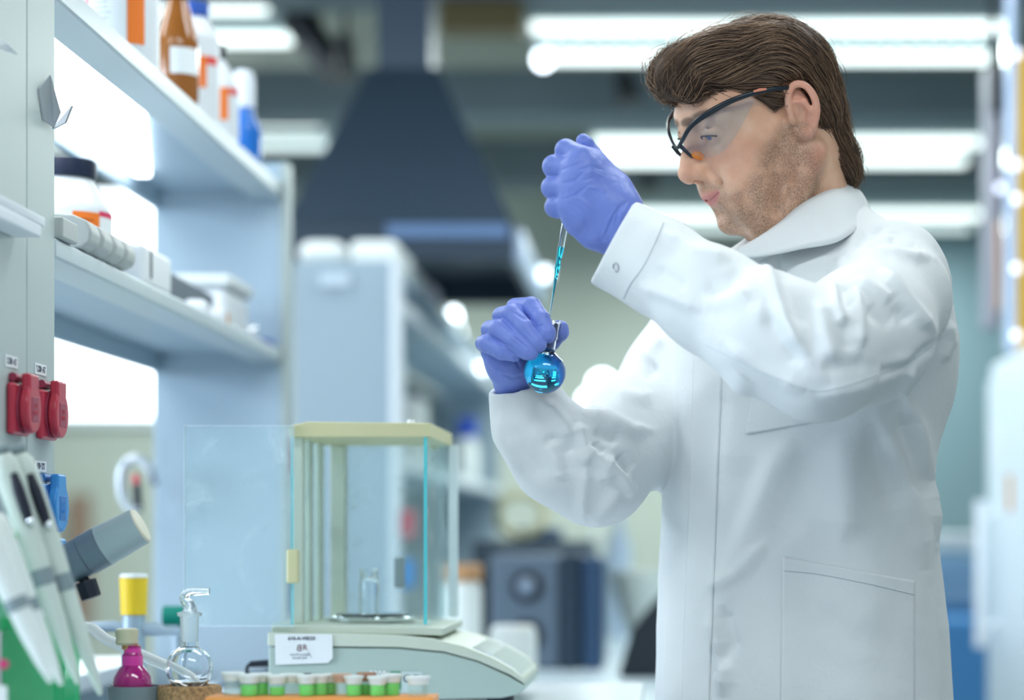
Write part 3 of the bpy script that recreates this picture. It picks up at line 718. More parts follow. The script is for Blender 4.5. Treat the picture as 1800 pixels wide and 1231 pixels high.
# cable into the balance
cb = empty('power_cable', onb(450, 2.93), 'black plug and cable going into the back of the balance', 'cable')
MB().tube([at(472, 1166, 2.9), at(440, 1168, 2.9)], [0.0045, 0.004], 12).build('plug', blackcap, cb, smooth=True)
MB().tube(curve_pts([at(440, 1168, 2.9), at(434, 1176, 2.91), at(436, 1200, 2.93), onb(425, 2.95)+Vector((0,0,0.003)), onb(380, 3.05)+Vector((0,0,0.003)), onb(330, 3.15)+Vector((0,0,0.003))], 5), 0.0025, 8).build('cord', blackcap, cb, smooth=True)
pb = MB().prism([at(385, 1186, 3.20), at(470, 1163, 3.20), at(470, 1205, 3.20), at(372, 1205, 3.20)], (0, 0.1, 0)).build('grey_wedge', mat('wedge_grey', (0.22, 0.27, 0.32), 0.5), bevel=0.006)
pb.location.z = ZB; tag(pb, 'low grey wedge-shaped adapter behind the balance', 'adapter')

# ---- tube rack with sample tubes
orm = mat('orange_rack', (0.90, 0.36, 0.09), 0.45); rk = empty('tube_rack', onb(560, 2.36), 'orange plastic tube rack along the bottom edge', 'rack')
zr1 = at(0, 1225, 2.30).z
m = MB(); m.box((at(360,0,2.29).x, 2.29, zr1-0.012), (at(762,0,2.29).x, 2.345, zr1)); 
m.build('top_plate', orm, rk, bevel=0.001)
m = MB(); m.box((at(362,0,2.29).x, 2.295, ZB), (at(366,0,2.29).x, 2.34, zr1-0.0125)); m.build('side_wall', orm, rk, bevel=0.001)
m = MB(); m.box((at(755,0,2.29).x, 2.295, ZB), (at(760,0,2.29).x, 2.34, zr1-0.0125)); m.build('side_wall', orm, rk, bevel=0.001)
m = MB(); m.box((at(360,0,2.29).x, 2.29, ZB), (at(762,0,2.29).x, 2.345, ZB+0.004)); m.build('bottom_plate', orm, rk, bevel=0.001)
gliq = mat('green_liquid', (0.09, 0.86, 0.0), 0.25, emit=None, sss=0.0); capw = mat('cap_white', (0.80, 0.86, 0.85), 0.4, alpha=1); capt = mat('cap_tan', (0.55, 0.36, 0.26), 0.5)
tubeglass = sheet_mat('tube_plastic', (0.85, 0.95, 0.92), 0.12, 0.15, 0.5)
def tube_(px, D, top, lt, lab, wide=0, cm=capw, liq=True):
    D = 2.31 + (D-2.31)*0.3; top -= 10; lt -= 8
    z0 = zr1 + 0.0005; zt_ = at(0, top, D).z; a = at(px, 0, D); a.z = z0
    t = empty('sample_tube', a, lab, 'tube', 'sample tubes in the orange rack')
    r = 0.0085 + wide
    MB().lathe([(r, 0), (r, zt_-z0-0.008), (r-0.0008, zt_-z0-0.008), (r-0.0008, 0)], a, n=20, closed=True).build('tube_wall', tubeglass, t, smooth=True)
    if liq: MB().lathe([(0, 0), (r-0.001, 0), (r-0.001, at(0, lt, D).z-z0), (0, at(0, lt, D).z-z0)], a, n=20).build('liquid', gliq, t, smooth=True)
    MB().lathe([(r*0.9, 0), (r, 0.001), (r+0.0012, 0.006), (r+0.0026, 0.0065), (r+0.0026, 0.009), (0, 0.0095)], a + Vector((0, 0, zt_-z0-0.010)), n=24).build('cap', cm, t, smooth=True)
tube_(409, 2.33, 1190, 1215, 'white-capped tube at the left end of the orange rack', 0.0006, capw, False)
tube_(438, 2.31, 1194, 1212, 'second tube from the left in the orange rack, deep green', 0.001)
tube_(459, 2.36, 1192, 1209, 'tube with green liquid, third from the left in the rack', 0.0)
tube_(487, 2.33, 1195, 1216, 'milky tube in the left half of the rack, little green showing')
tube_(512, 2.37, 1193, 1220, 'milky tube with almost no green, left of the middle of the rack', 0.001, capw, False)
tube_(539, 2.31, 1195, 1212, 'bright green tube left of the rack\'s middle', 0.0)
tube_(562, 2.35, 1194, 1207, 'bright green tube at the rack\'s middle, fullest of the pair', 0.0)
tube_(582, 2.38, 1193, 1209, 'narrow green tube just left of the tan-capped one', -0.001)
tube_(601, 2.33, 1193, 1216, 'tan-tinted tube with a green edge in the rack', -0.001, capt, False)
tube_(622, 2.31, 1196, 1212, 'green tube with a clear white cap right of the tan tube', -0.0005)
tube_(644, 2.36, 1191, 1211, 'brown-capped tube in the right half of the rack', -0.001, mat('cap_brown', (0.40, 0.19, 0.11), 0.5))
tube_(664, 2.31, 1197, 1211, 'green tube right of the brown-capped one', 0.0)
tube_(689, 2.34, 1193, 1209, 'last green tube at the right of the rack', 0.0)
tube_(735, 2.31, 1197, 1216, 'separate white-rimmed empty tube at the right end of the rack', 0.0015, capw, False)

# ---- cork ring with gas-washing flask
corkm = mat('cork', (0.42, 0.26, 0.13), 0.9, var=0.45, vscale=260, bump=0.6, bscale=300)
zc = at(0, 1207, 2.40).z
cc = onb(333, 2.42)
ck = MB().lathe([(0.012, 0), (0.032, 0), (0.034, zc-ZB-0.003), (0.032, zc-ZB), (0.021, zc-ZB), (0.012, zc-ZB-0.008)], cc, n=40, closed=True).build('cork_ring', corkm, smooth=True)
tag(ck, 'thick brown cork ring carrying the clear flask', 'cork ring')
fl = empty('clear_flask', cc + Vector((0, 0, zc-ZB-0.008)), 'clear round-bottom glass flask with a bent glass adapter on a cork ring', 'flask')
fc = at(327, 1176, 2.42); R_ = pr(41, 2.42)
fc.x = cc.x; fc.z = zc - 0.0075 + R_ + 0.0005
def round_flask_mesh(c, R, rn, H1, t=0.0012, flat=0.0):
    a0 = math.asin(rn/R); n = 20
    o_ = [(0, -R)] + [(R*math.sin(a), -R*math.cos(a)) for a in [ (math.pi-a0)*i/n for i in range(1, n+1)]] + [(rn, H1*0.8), (rn, H1)]
    Ri = R-t; ai = math.asin((rn-t)/Ri)
    i_ = [(rn-t, H1)] + [(Ri*math.sin(a), -Ri*math.cos(a)) for a in [(math.pi-ai)*i/n for i in range(n, 0, -1)]] + [(0, -Ri)]
    return MB().lathe(o_ + i_, c, n=44)
top1 = at(0, 1128, 2.42).z - fc.z
round_flask_mesh(fc, R_, 0.0098, top1).build('glass_bulb', clear_glass_env, fl, smooth=True)
frost = glass_mat('frosted_glass', (0.92, 0.96, 0.98), 1.3, 0.35)
jz0, jz1 = at(0, 1129, 2.42).z, at(0, 1084, 2.42).z
MB().lathe([(0.0088, 0), (0.0100, jz1-jz0), (0.0128, jz1-jz0+0.0005), (0.0128, jz1-jz0+0.004), (0.0085, jz1-jz0+0.005), (0.0078, 0)], (fc.x, fc.y, jz0), n=32, closed=True).build('ground_joint', frost, fl, smooth=True)
pts = curve_pts([Vector((fc.x, fc.y, jz1+0.004)), Vector((fc.x, fc.y, at(0,1065,2.42).z)), at(323, 1052, 2.42), at(332, 1042, 2.42), at(350, 1040, 2.42), at(368, 1040, 2.42)], 5)
pts = [Vector((p.x, fc.y, p.z)) for p in pts]
rr_ = [float(np.interp(i/(len(pts)-1), [0, 0.22, 0.4, 0.8, 1], [0.0082, 0.0062, 0.0050, 0.0042, 0.0036])) for i in range(len(pts))]
MB().tube(pts, rr_, 18).build('bent_adapter', clear_glass_env, fl, smooth=True)

# ---- pink flask in a grey support
pc_ = onb(238, 2.42)
zs = at(0, 1208, 2.40).z
sup = empty('support_ring', pc_, 'grey conical support ring holding the pink flask', 'support')
MB().lathe([(0.018, 0), (0.024, 0), (0.0292, zs-ZB), (0.0265, zs-ZB), (0.020, 0.004)], pc_, n=40, closed=True).build('ring_wall', mat('support_grey', (0.20, 0.26, 0.29), 0.55), sup, smooth=True)
pf = empty('pink_flask', pc_ + Vector((0, 0, 0.005)), 'small flask of deep magenta liquid closed with a cream stopper', 'flask')
mag = glass_mat('magenta_liquid', (0.75, 0.01, 0.38), 1.35); mag2 = mat('magenta_body', (0.42, 0.005, 0.20), 0.08, coat=1.0)
c_ = Vector((pc_.x, pc_.y, at(0, 1188, 2.42).z)); hh = lambda y: at(0, y, 2.42).z - c_.z
MB().lathe([(0, hh(1234)), (0.012, hh(1231)), (0.0205, hh(1214)), (0.0212, hh(1203)), (0.0195, hh(1190)), (0.0150, hh(1178)), (0.0108, hh(1170)), (0.0108, hh(1160)), (0.0112, hh(1152)), (0.0090, hh(1147)), (0.0088, hh(1138)), (0.0086, hh(1135)), (0, hh(1135))], c_ + Vector((0,0,0)), n=40).build('glass_bulb', mag2, pf, smooth=True).location.x -= 0.003
pk = mat('pink_neck', (0.80, 0.04, 0.42), 0.1, coat=1.0)
MB().lathe([(0.0112, hh(1170)), (0.0112, hh(1153)), (0.0092, hh(1148)), (0.0091, hh(1140)), (0, hh(1140))], c_ - Vector((0.003,0,0)), n=40).build('neck', pk, pf, smooth=True)
MB().lathe([(0.0080, hh(1142)), (0.0084, hh(1133)), (0, hh(1133))], c_ - Vector((0.006,0,0)), n=30).build('cork_plug', mat('plug_orange', (0.62, 0.33, 0.14), 0.6), pf, smooth=True)
MB().lathe([(0.0105, hh(1134)), (0.0122, hh(1130)), (0.0112, hh(1122)), (0.0124, hh(1114)), (0.0118, hh(1107)), (0.009, hh(1105)), (0, hh(1105))], c_ - Vector((0.009,0,0)), n=30).build('stopper', mat('cream_rubber', (0.66, 0.64, 0.46), 0.5), pf, smooth=True)

# ---- water valve with yellow sleeve, translucent hose, green knob
vv = empty('water_valve', onb(235, 2.95), 'grey bench valve with an upright yellow sleeve and side pipes', 'valve')
gp = mat('valve_grey', (0.36, 0.46, 0.56), 0.35, 0.2); 
a = at(235, 1081, 2.95); b_ = at(235, 1016, 2.95)
MB().cyl(a, b_, 0.0165, 0.0182, n=28).build('sleeve', mat('yellow_plastic', (0.82, 0.56, 0.02), 0.45), vv, smooth=True)
MB().cyl(b_ + Vector((0,0,0.0005)), b_ + Vector((0,0,0.005)), 0.0185, 0.0165, n=28).build('sleeve_rim', whitep, vv, smooth=True)
MB().cyl(onb(235, 2.95), at(235, 1081, 2.95) - Vector((0,0,0.0005)), 0.016, 0.0145, n=24).build('stem', gp, vv, smooth=True)
MB().tube([at(140, 1104, 2.95), at(200, 1101, 2.95), at(218, 1106, 2.95)], [0.0065, 0.0075, 0.0075], 14).build('side_pipe', gp, vv, smooth=True)
MB().tube([at(252, 1106, 2.95), at(275, 1106, 2.95), at(290, 1110, 2.95), at(318, 1110, 2.95)], [0.009, 0.0095, 0.006, 0.0055], 14).build('side_pipe', gp, vv, smooth=True)
hs = MB().tube(curve_pts([onb(60, 2.62)+Vector((0,0,0.03)), at(140, 1108, 2.62), at(190, 1126, 2.62), at(245, 1150, 2.62), at(300, 1174, 2.62), at(335, 1192, 2.62), at(355, 1215, 2.62)], 6), 0.0065, 16).build('silicone_hose', mat('silicone', (0.72, 0.78, 0.78), 0.3, trans=0.25), smooth=True)
tag(hs, 'translucent white silicone hose running slantwise behind the flasks', 'hose')
gk = empty('green_knob', onb(312, 3.25), 'round dark green tap knob behind the clear flask', 'knob')
MB().cyl(at(288, 1083, 3.25), at(340, 1083, 3.25), 0.0145, n=24).build('knob_body', mat('green_plastic', (0.0, 0.20, 0.15), 0.4), gk, smooth=True)
MB().cyl(onb(312, 3.25), at(312, 1100, 3.25), 0.008, n=14).build('stem', gp, gk, smooth=True)

# ---- grey angled instrument tube with black knob
inst = empty('instrument_tube', onb(118, 2.40), 'grey cylindrical instrument head tilted upward with a black knob underneath', 'instrument')
q0, q1, q2, q3 = at(92, 1008, 2.40), at(150, 977, 2.40), at(181, 960, 2.40), at(246, 925, 2.40)
dk = mat('instrument_dark', (0.15, 0.21, 0.27), 0.4); lt_ = mat('instrument_light', (0.36, 0.46, 0.50), 0.45, bump=0.1, bscale=120)
rr0 = pr(37, 2.40)
MB().cyl(q0, q1 - (q1-q0).normalized()*0.0006, rr0*0.93, rr0*0.96, n=40).build('barrel', dk, inst, smooth=True)
MB().cyl(q1, q2 - (q1-q0).normalized()*0.0006, rr0*0.99, rr0*1.0, n=40).build('collar', dk, inst, smooth=True)
MB().cyl(q2, q3, rr0*1.0, rr0*0.90, n=40).build('head', lt_, inst, smooth=True)
dr_ = (q3-q2).normalized()
MB().cyl(q3 + dr_*0.0002, q3 + dr_*0.0025, rr0*0.88, rr0*0.80, n=40).build('end_cap', mat('end_cream', (0.66, 0.64, 0.52), 0.5), inst, smooth=True)
MB().cyl(at(142, 1015, 2.40), at(157, 1028, 2.40), 0.005, n=14).build('knob_stem', blackcap, inst, smooth=True)
MB().cyl(at(150, 1022, 2.395), at(161, 1052, 2.395), 0.0118, 0.0112, n=8).build('knob', blackcap, inst, bevel=0.0018)
MB().cyl(onb(104, 2.41), at(104, 1018, 2.41), 0.006, n=14).build('support_rod', steel, inst, smooth=True)

# ---- pipettes on a green stand
pm = mat('pipette_body', (0.52, 0.60, 0.55), 0.45); pg = mat('pipette_grey', (0.20, 0.26, 0.28), 0.45)
greens = sheet_mat('green_acrylic', (0.02, 0.55, 0.20), 0.62, 0.1, 0.6)
stn = empty('pipette_stand', onb(60, 2.2), 'translucent green acrylic pipette stand at the bottom left', 'stand')
MB().box(Vector((at(2,0,2.24).x, 2.24, ZB+0.0102)), at(142, 1085, 2.25)).build('back_plate', greens, stn, bevel=0.003)
MB().box(at(-60, 1120, 2.10), at(2, 930, 2.25)).build('side_plate', greens, stn, bevel=0.003)
stn.children[0].location.z = stn.children[0].location.z
MB().box((at(-30,0,2.2).x, 2.02, ZB+0.0002), (at(150,0,2.2).x, 2.27, ZB+0.01)).build('foot_plate', greens, stn, bevel=0.003)
MB().box(at(-70, 935, 2.06), at(20, 925, 2.25)).build('top_bar', greens, stn, bevel=0.002)
def pipette(head, tip_, D, s, label, hook=True, bm=pm):
    a = at(*head, D); b = at(*tip_, D); ax_ = (b-a); L = ax_.length; n_ = ax_.normalized()
    t = empty('pipette', b, label, 'pipette', 'pipettes hanging on the green stand')
    K = [(0, .008), (.03, .0125), (.10, .0135), (.28, .0125), (.44, .0115), (.50, .0105), (.51, .0105)]
    MB().lathe([(0, 0)] + [(r_*s, h_*L) for h_, r_ in K], a, n_, 24).build('handle', bm, t, smooth=True)
    MB().lathe([(.0108*s, .50*L), (.0108*s, .57*L)], a, n_, 24).build('grey_band', pg, t, smooth=True)
    MB().lathe([(.0102*s, .57*L), (.0088*s, .72*L), (.006*s, .88*L), (.0022*s, 1.0*L), (0, 1.0*L)], a, n_, 24).build('shaft', bm, t, smooth=True)
    MB().lathe([(.007*s, -.035*L), (.0095*s, -.03*L), (.0095*s, -.012*L), (.004*s, 0.0)], a, n_, 20).build('plunger', pg, t, smooth=True)
    if hook:
        sd = Vector((0.55, -0.8, 0.15)).normalized()
        p = [a + n_*L*q_ + sd*0.0125*s for q_ in (.09, .16, .24, .30)]
        MB().tube(p, [0.004*s, 0.0058*s, 0.0058*s, 0.0045*s], 12).build('grip_insert', blackcap, t, smooth=True)
        MB().ball(p[-1] + sd*0.003, 0.0035*s, 12).build('ejector_button', mat('chrome2', (0.85, 0.9, 0.95), 0.1, 1.0) if 'chrome2' not in MATS else MATS['chrome2'], t, smooth=True)
    return t
pipette((32, 800), (177, 1222), 2.16, 0.98, 'pale green-grey pipette nearest the blue sockets, its tip farthest right')
pipette((4, 800), (137, 1203), 2.14, 0.98, 'pale pipette with a black grip, second from the right')
pw = mat('pipette_white', (0.66, 0.72, 0.70), 0.45)
pipette((-12, 905), (108, 1205), 2.05, 0.85, 'whitish pipette with its tip just left of the longer two', False, pw)
pipette((-38, 905), (90, 1200), 2.00, 1.0, 'whitest and nearest pipette, cut by the left edge', False, pw)
MB().box(at(-80, 945, 2.13), at(70, 938, 2.20)).build('hanger_bar', greens, stn, bevel=0.002)
bxl = empty('labelled_box', onb(-10, 1.98), 'white carton corner with a pink emblem at the bottom left edge', 'box')
MB().box(at(-60, 1330, 1.98) * 1.0, at(14, 1165, 2.02)).build('carton', paperm, bxl, bevel=0.002)
MB().ball(at(6, 1168, 1.977), 0.004, 12, (1.2, 0.15, 1)).build('emblem', mat('pink_ink', (0.55, 0.02, 0.15), 0.6), bxl)
for c in bxl.children:
    if c.name.startswith('carton'): c.location.z = 0
sheet = MB().box(onb(300, 2.75), onb(120, 2.30) + Vector((0, 0, 0.0012))).build('paper_sheet', paperm); tag(sheet, 'white paper sheet lying on the bench under the flasks', 'paper')
# ================================================================== background, out of focus
hoodm = mat('hood_steel', (0.024, 0.042, 0.066), 0.5, spec=0.4); hoodl = mat('hood_trim', (0.12, 0.20, 0.36), 0.3, 0.3)
ductm = mat('duct_steel', (0.05, 0.075, 0.11), 0.5)
hd = empty('fume_hood', at(705, 455, 6.6), 'large dark blue pyramid extractor hood hanging from the ceiling', 'hood')
yb, yt = 6.0, 7.2
a0, a1 = at(498, 392, yb).x, at(902, 392, yb).x; zr0, zr1_ = at(0, 455, yb).z, at(0, 392, yb).z
t0, t1 = at(650, 120, yb+0.3).x, at(768, 120, yb+0.3).x; zt_ = at(0, 120, yb+0.3).z
m = MB(); m.add([(a0,yb,zr1_),(a1,yb,zr1_),(a1,yt,zr1_),(a0,yt,zr1_),(t0,yb+0.3,zt_),(t1,yb+0.3,zt_),(t1,yb+0.5,zt_),(t0,yb+0.5,zt_)], [(0,1,5,4),(1,2,6,5),(2,3,7,6),(3,0,4,7),(4,5,6,7),(0,3,2,1)])
m.build('canopy', hoodm, hd)
m = MB(); m.box((a0,yb,zr0),(a1,yb+0.02,zr1_-0.002)); m.box((a0,yt-0.02,zr0),(a1,yt,zr1_-0.002)); m.box((a0,yb+0.02,zr0),(a0+0.02,yt-0.02,zr1_-0.002)); m.box((a1-0.02,yb+0.02,zr0),(a1,yt-0.02,zr1_-0.002))
m.build('rim', hoodm, hd)
MB().box((at(680,0,yb).x, yb-0.006, at(0,418,yb).z), (at(893,0,yb).x, yb-0.0005, at(0,394,yb).z)).build('trim_strip', hoodl, hd)  # pale strip paints the reflection on the front rim
MB().box((a1+0.001, yb+0.05, zr0+0.0), (a1+0.02, yt-0.05, zr1_-0.01)).build('side_rail', mat('hood_rail', (0.45, 0.58, 0.80), 0.3, 0.2), hd)  # pale bar paints the bluish reflection along the right side
MB().box((t0+0.02, yb+0.31, zt_), (t1-0.02, yb+0.49, 3.6)).build('duct', ductm, hd)
hl_ = MB().ball((a1+0.032, 6.95, zr0+0.07), 0.022, 16).build('spot_lamp', mat('lamp_glow', (1,1,1), 0.4, emit=(0.75, 0.88, 1.0), estr=3.0), hd, smooth=True)

# second shelf unit down the room
fu = empty('shelf_unit', (-0.78, 7.2, 0), 'pale blue shelf unit farther down the row, behind the balance', 'shelf unit')
MB().box((-0.898, 5.5, 0), (-0.662, 5.56, H+0.672)).build('upright', mat('far_upright', (0.34, 0.43, 0.50), 0.5), fu, bevel=0.004)
MB().box((-0.662, 5.49, 0), (-0.640, 5.57, H+0.672)).build('edge_profile', framem, fu, bevel=0.004)
MB().box((-0.898, 9.0, 0), (-0.66, 9.06, H+0.672)).build('upright', MATS['far_upright'], fu)
MB().box((-0.898, 5.562, H-0.3), (-0.885, 8.998, H+0.56)).build('back_panel', mat('panel_grey', (0.22, 0.26, 0.27), 0.6), fu)
for z in (0.575, 0.175):
    s_ = MB().box((-0.884, 5.572, H+z), (-0.68, 8.99, H+z+0.02)).build('shelf', shelfm, fu)
    MB().box((-0.679, 5.575, H+z-0.004), (-0.655, 8.99, H+z+0.028)).build('front_lip', framem, s_, bevel=0.003)
lab_ = MB().box(at(563, 502, 5.49), at(615, 482, 5.497)).build('name_plate', mat('plate', (0.58, 0.68, 0.76), 0.5), fu)
bw = mat('bin_white', (0.80, 0.84, 0.82), 0.45)
for i, (p0, p1_, D, lab) in enumerate(((522, 606, 5.58, 'rounded white bin on top of the far shelf unit, left of the pair'), (614, 700, 5.60, 'rounded white bin on top of the far shelf unit, right of the pair'))):
    o = MB().box((at(p0,0,D).x, D, H+0.6725), (at(p1_,0,D).x - (0.0 if i == 0 else 0.0), D+0.35, at(0, 421, D).z)).build('storage_bin', bw, bevel=0.02 if i else 0.03)
    if i == 0:
        pass
    tag(o, lab, 'bin', 'white bins on the far shelf unit')
sup_ = MB().box((-0.884, 5.57, H+0.655), (-0.665, 8.99, H+0.6715)).build('top_board', shelfm, fu)
for D, hgt, lab, cl_ in ((6.15, 0.07, 'pale box on the far shelf top, just right of the white bins', bw), (6.6, 0.075, 'pinkish carton on top of the far shelf unit', mat('carton_pink', (0.60, 0.56, 0.66), 0.6)), (7.3, 0.05, 'low pale carton farther along the far shelf top', bw)):
    o = MB().box((-0.84, D, H+0.672), (-0.68, D+0.3, H+0.672+hgt)).build('carton', cl_, bevel=0.006); tag(o, lab, 'carton')
# on its lower shelf
for (X0, X1, D, hgt, m_, lab, nm, ct) in ((-0.80, -0.69, 5.75, 0.27, mat('case_pale', (0.52, 0.62, 0.68), 0.5), 'tall pale blue carton on the far lower shelf, right of the balance lid', 'carton', 'carton'),
        (-0.78, -0.69, 6.35, 0.20, bw, 'white carton on the far lower shelf, beside the blue-capped bottle', 'carton', 'carton')):
    o = MB().box((X0, D, H+0.196), (X1, D+0.3, H+0.196+hgt)).build(nm, m_, bevel=0.006); tag(o, lab, ct)
o = MB().box((-0.875, 5.62, H+0.196), (-0.805, 5.66, H+0.54)).build('brown_board', mat('brown_board', (0.11, 0.055, 0.03), 0.7)); tag(o, 'narrow dark brown board standing on the far lower shelf', 'board')
bb_ = empty('blue_capped_bottle', (-0.66, 7.5, H+0.196), 'white plastic bottle with a deep blue cap on the far lower shelf', 'bottle')
c = Vector((-0.712, 8.2, H+0.196)); bb_.location = c
MB().lathe([(0, 0), (0.045, 0), (0.047, 0.01), (0.047, 0.13), (0.02, 0.17), (0, 0.17)], c, n=28).build('bottle_body', bw, bb_, smooth=True)
MB().cyl(c + Vector((0, 0, 0.171)), c + Vector((0, 0, 0.235)), 0.034, n=22).build('cap', mat('cap_blue', (0.01, 0.06, 0.50), 0.4), bb_, smooth=True)

# bright lamps in the distance
glow = mat('far_lamp', (1, 1, 1), 0.4, emit=(0.80, 0.91, 1.0), estr=9.0)
fl_ = empty('arched_lamp', at(826, 672, 8.7), 'glaring white arched lamp tube on the far shelf, behind the flask hand', 'lamp')
MB().tube(curve_pts([at(797, 545, 8.7), at(803, 590, 8.7), at(812, 625, 8.7), at(824, 652, 8.7), at(850, 655, 8.7)], 5), [0.012 + 0.022*min(1, i/12) for i in range(21)], 12).build('lamp_tube', glow, fl_, smooth=True)
MB().cyl((-0.74, 8.7, H+0.595), at(832, 655, 8.7), 0.03, 0.012, n=14).build('lamp_foot', framem, fl_)
l2 = empty('round_lamp', at(1050, 690, 9.8), 'glaring round lamp seen between the flask and his right sleeve', 'lamp')
MB().ball(at(1058, 676, 9.8), 0.045, 16).build('lamp_globe', glow, l2, smooth=True); MB().ball(at(1036, 704, 9.8), 0.035, 16).build('lamp_globe', glow, l2, smooth=True)
MB().cyl((at(1048,0,9.8).x, 9.84, 0), at(1048, 690, 9.84), 0.012, n=10).build('lamp_post', framem, l2)

# far table with instruments
ZD = H - 0.30
tb = empty('far_table', (-0.1, 5.6, 0), 'long pale table in the background carrying the dark instruments', 'table')
MB().box((-0.636, 4.15, ZD-0.03), (0.42, 7.4, ZD)).build('tabletop', mat('far_top', (0.62, 0.74, 0.80), 0.3), tb, bevel=0.004)
for x in (-0.60, 0.37):
    for y in (4.25, 7.3): MB().box((x-0.02, y-0.02, 0), (x+0.02, y+0.02, ZD-0.03)).build('leg', framem, tb)
def ond(px, D, dz=0.0005): v = at(px, 0, D); v.z = ZD + dz; return v
navy = mat('device_navy', (0.012, 0.030, 0.055), 0.45); face_g = mat('device_face', (0.10, 0.14, 0.19), 0.5); ringm = mat('device_ring', (0.015, 0.022, 0.035), 0.5); bluer = mat('device_side', (0.022, 0.06, 0.13), 0.45)
dv = empty('dark_instrument', ond(950, 5.2), 'dark boxy instrument with two round grey dials, behind the balance', 'instrument')
x0, x1_, x2 = at(862, 0, 5.2).x, at(985, 0, 5.2).x, at(1060, 0, 5.2).x; ztp = at(0, 975, 5.2).z
MB().box((x0, 5.2, ZD+0.0005), (x1_, 5.5, ztp)).build('cabinet', face_g, dv, bevel=0.012)
MB().box((x1_+0.001, 5.19, ZD+0.0005), (x1_+0.045, 5.5, ztp)).build('cabinet', navy, dv, bevel=0.004)
MB().box((x1_+0.046, 5.2, ZD+0.0005), (x2, 5.5, ztp-0.005)).build('cabinet', bluer, dv, bevel=0.01)
for py in (1032, 1118):
    c = at(926, py, 5.2); MB().lathe([(0.0, 0), (0.038, 0), (0.038, 0.006), (0.024, 0.006), (0.022, 0.012), (0, 0.012)], c + Vector((0, 0.001, 0)), (0, -1, 0), 28).build('dial', ringm, dv, smooth=True)
    MB().lathe([(0, 0), (0.021, 0), (0.014, 0.009), (0, 0.010)], c - Vector((0, 0.0125, 0)), (0, -1, 0), 24).build('dial_centre', mat('dial_grey', (0.20, 0.26, 0.34), 0.4) if 'dial_grey' not in MATS else MATS['dial_grey'], dv, smooth=True)
o = MB().box(at(828, 995, 5.6), Vector((at(866,0,5.6).x, 5.9, ZD+0.0005))).build('dark_case', mat('case_black', (0.006, 0.014, 0.022), 0.5), bevel=0.006); tag(o, 'black case left of the dark instrument, behind the white bottle', 'case')
o = MB().box((at(830,0,6.0).x, 6.0, ZD+0.0005), (at(1040,0,6.0).x, 6.5, at(0, 950, 6.0).z)).build('equipment_case', mat('case_slate', (0.06, 0.09, 0.12), 0.5), bevel=0.01); tag(o, 'slate grey equipment case standing behind the dark instrument', 'case')
# yellow coil on top of it
cyc = at(916, 945, 6.06); m = MB(); m.tube([cyc + Vector((0.062*math.cos(a), 0.02*math.sin(a*2), 0.055*math.sin(a))) for a in [2*math.pi*i/28 for i in range(29)]], 0.012, 10)
o = m.build('hose_coil', mat('pale_yellow_hose', (0.56, 0.55, 0.34), 0.5), smooth=True); tag(o, 'pale yellow hose coil standing on the slate case', 'hose'); o.location.z = at(0, 950, 6.0).z + 0.0005
o = MB().box(at(905, 945, 6.2), at(990, 925, 6.4)).build('blue_box', mat('blue_box', (0.03, 0.08, 0.18), 0.5), bevel=0.008); o.location.z = at(0, 950, 6.0).z + 0.0005; tag(o, 'low dark blue box on top of the slate case, inside the hose coil', 'box')
for px, w, top, D, lab, cm_ in ((812, 70, 1022, 4.7, 'large white canister with a brown lid right of the balance chamber', mat('lid_brown', (0.50, 0.27, 0.13), 0.55)), (902, 84, 1100, 4.4, 'squat white canister in front of the dark instrument', bw)):
    c = ond(px, D); r = pr(w/2, D); hh_ = at(0, top, D).z - ZD
    t = empty('white_canister', c, lab, 'canister', 'white canisters on the far table')
    MB().lathe([(0, 0), (r*0.95, 0), (r, 0.006), (r, hh_-0.02), (r*0.93, hh_-0.006), (r*0.8, hh_), (0, hh_)], c, n=32).build('canister_body', bw, t, smooth=True)
    if px < 850: MB().lathe([(r*0.98, 0), (r*1.02, 0.004), (r*1.02, 0.03), (r*0.9, 0.034), (0, 0.034)], c + Vector((0, 0, hh_+0.0005)), n=32).build('lid', cm_, t, smooth=True)
# black draped equipment and pale bowl right of it
o = MB().prism([ond(1086, 4.9), at(1110, 1110, 4.9), at(1150, 1060, 4.9), at(1180, 1032, 4.9), at(1190, 1040, 4.9), ond(1190, 4.9)], (0, 0.25, 0)).build('black_cover', mat('cover_black', (0.008, 0.014, 0.022), 0.6), bevel=0.012)
tag(o, 'black slanting equipment cover beside the coat front', 'cover')
bo = MB().lathe([(0.0, 0), (0.03, 0), (0.05, 0.05), (0.085, 0.17), (0.09, 0.21), (0.084, 0.21), (0.0, 0.16)], ond(1130, 6.3), n=32).build('pale_funnel', mat('pale_plastic', (0.62, 0.68, 0.64), 0.5), smooth=True); tag(bo, 'pale wide bowl behind the black cover', 'bowl')
gb = MB().lathe([(0, 0), (0.035, 0), (0.038, 0.01), (0.038, 0.28), (0.016, 0.33), (0.016, 0.37), (0, 0.37)], ond(1088, 6.9), n=24).build('tall_bottle', mat('hazy_blue', (0.58, 0.70, 0.85), 0.15, coat=1), smooth=True); tag(gb, 'tall hazy blue-white bottle left of the coat', 'bottle')
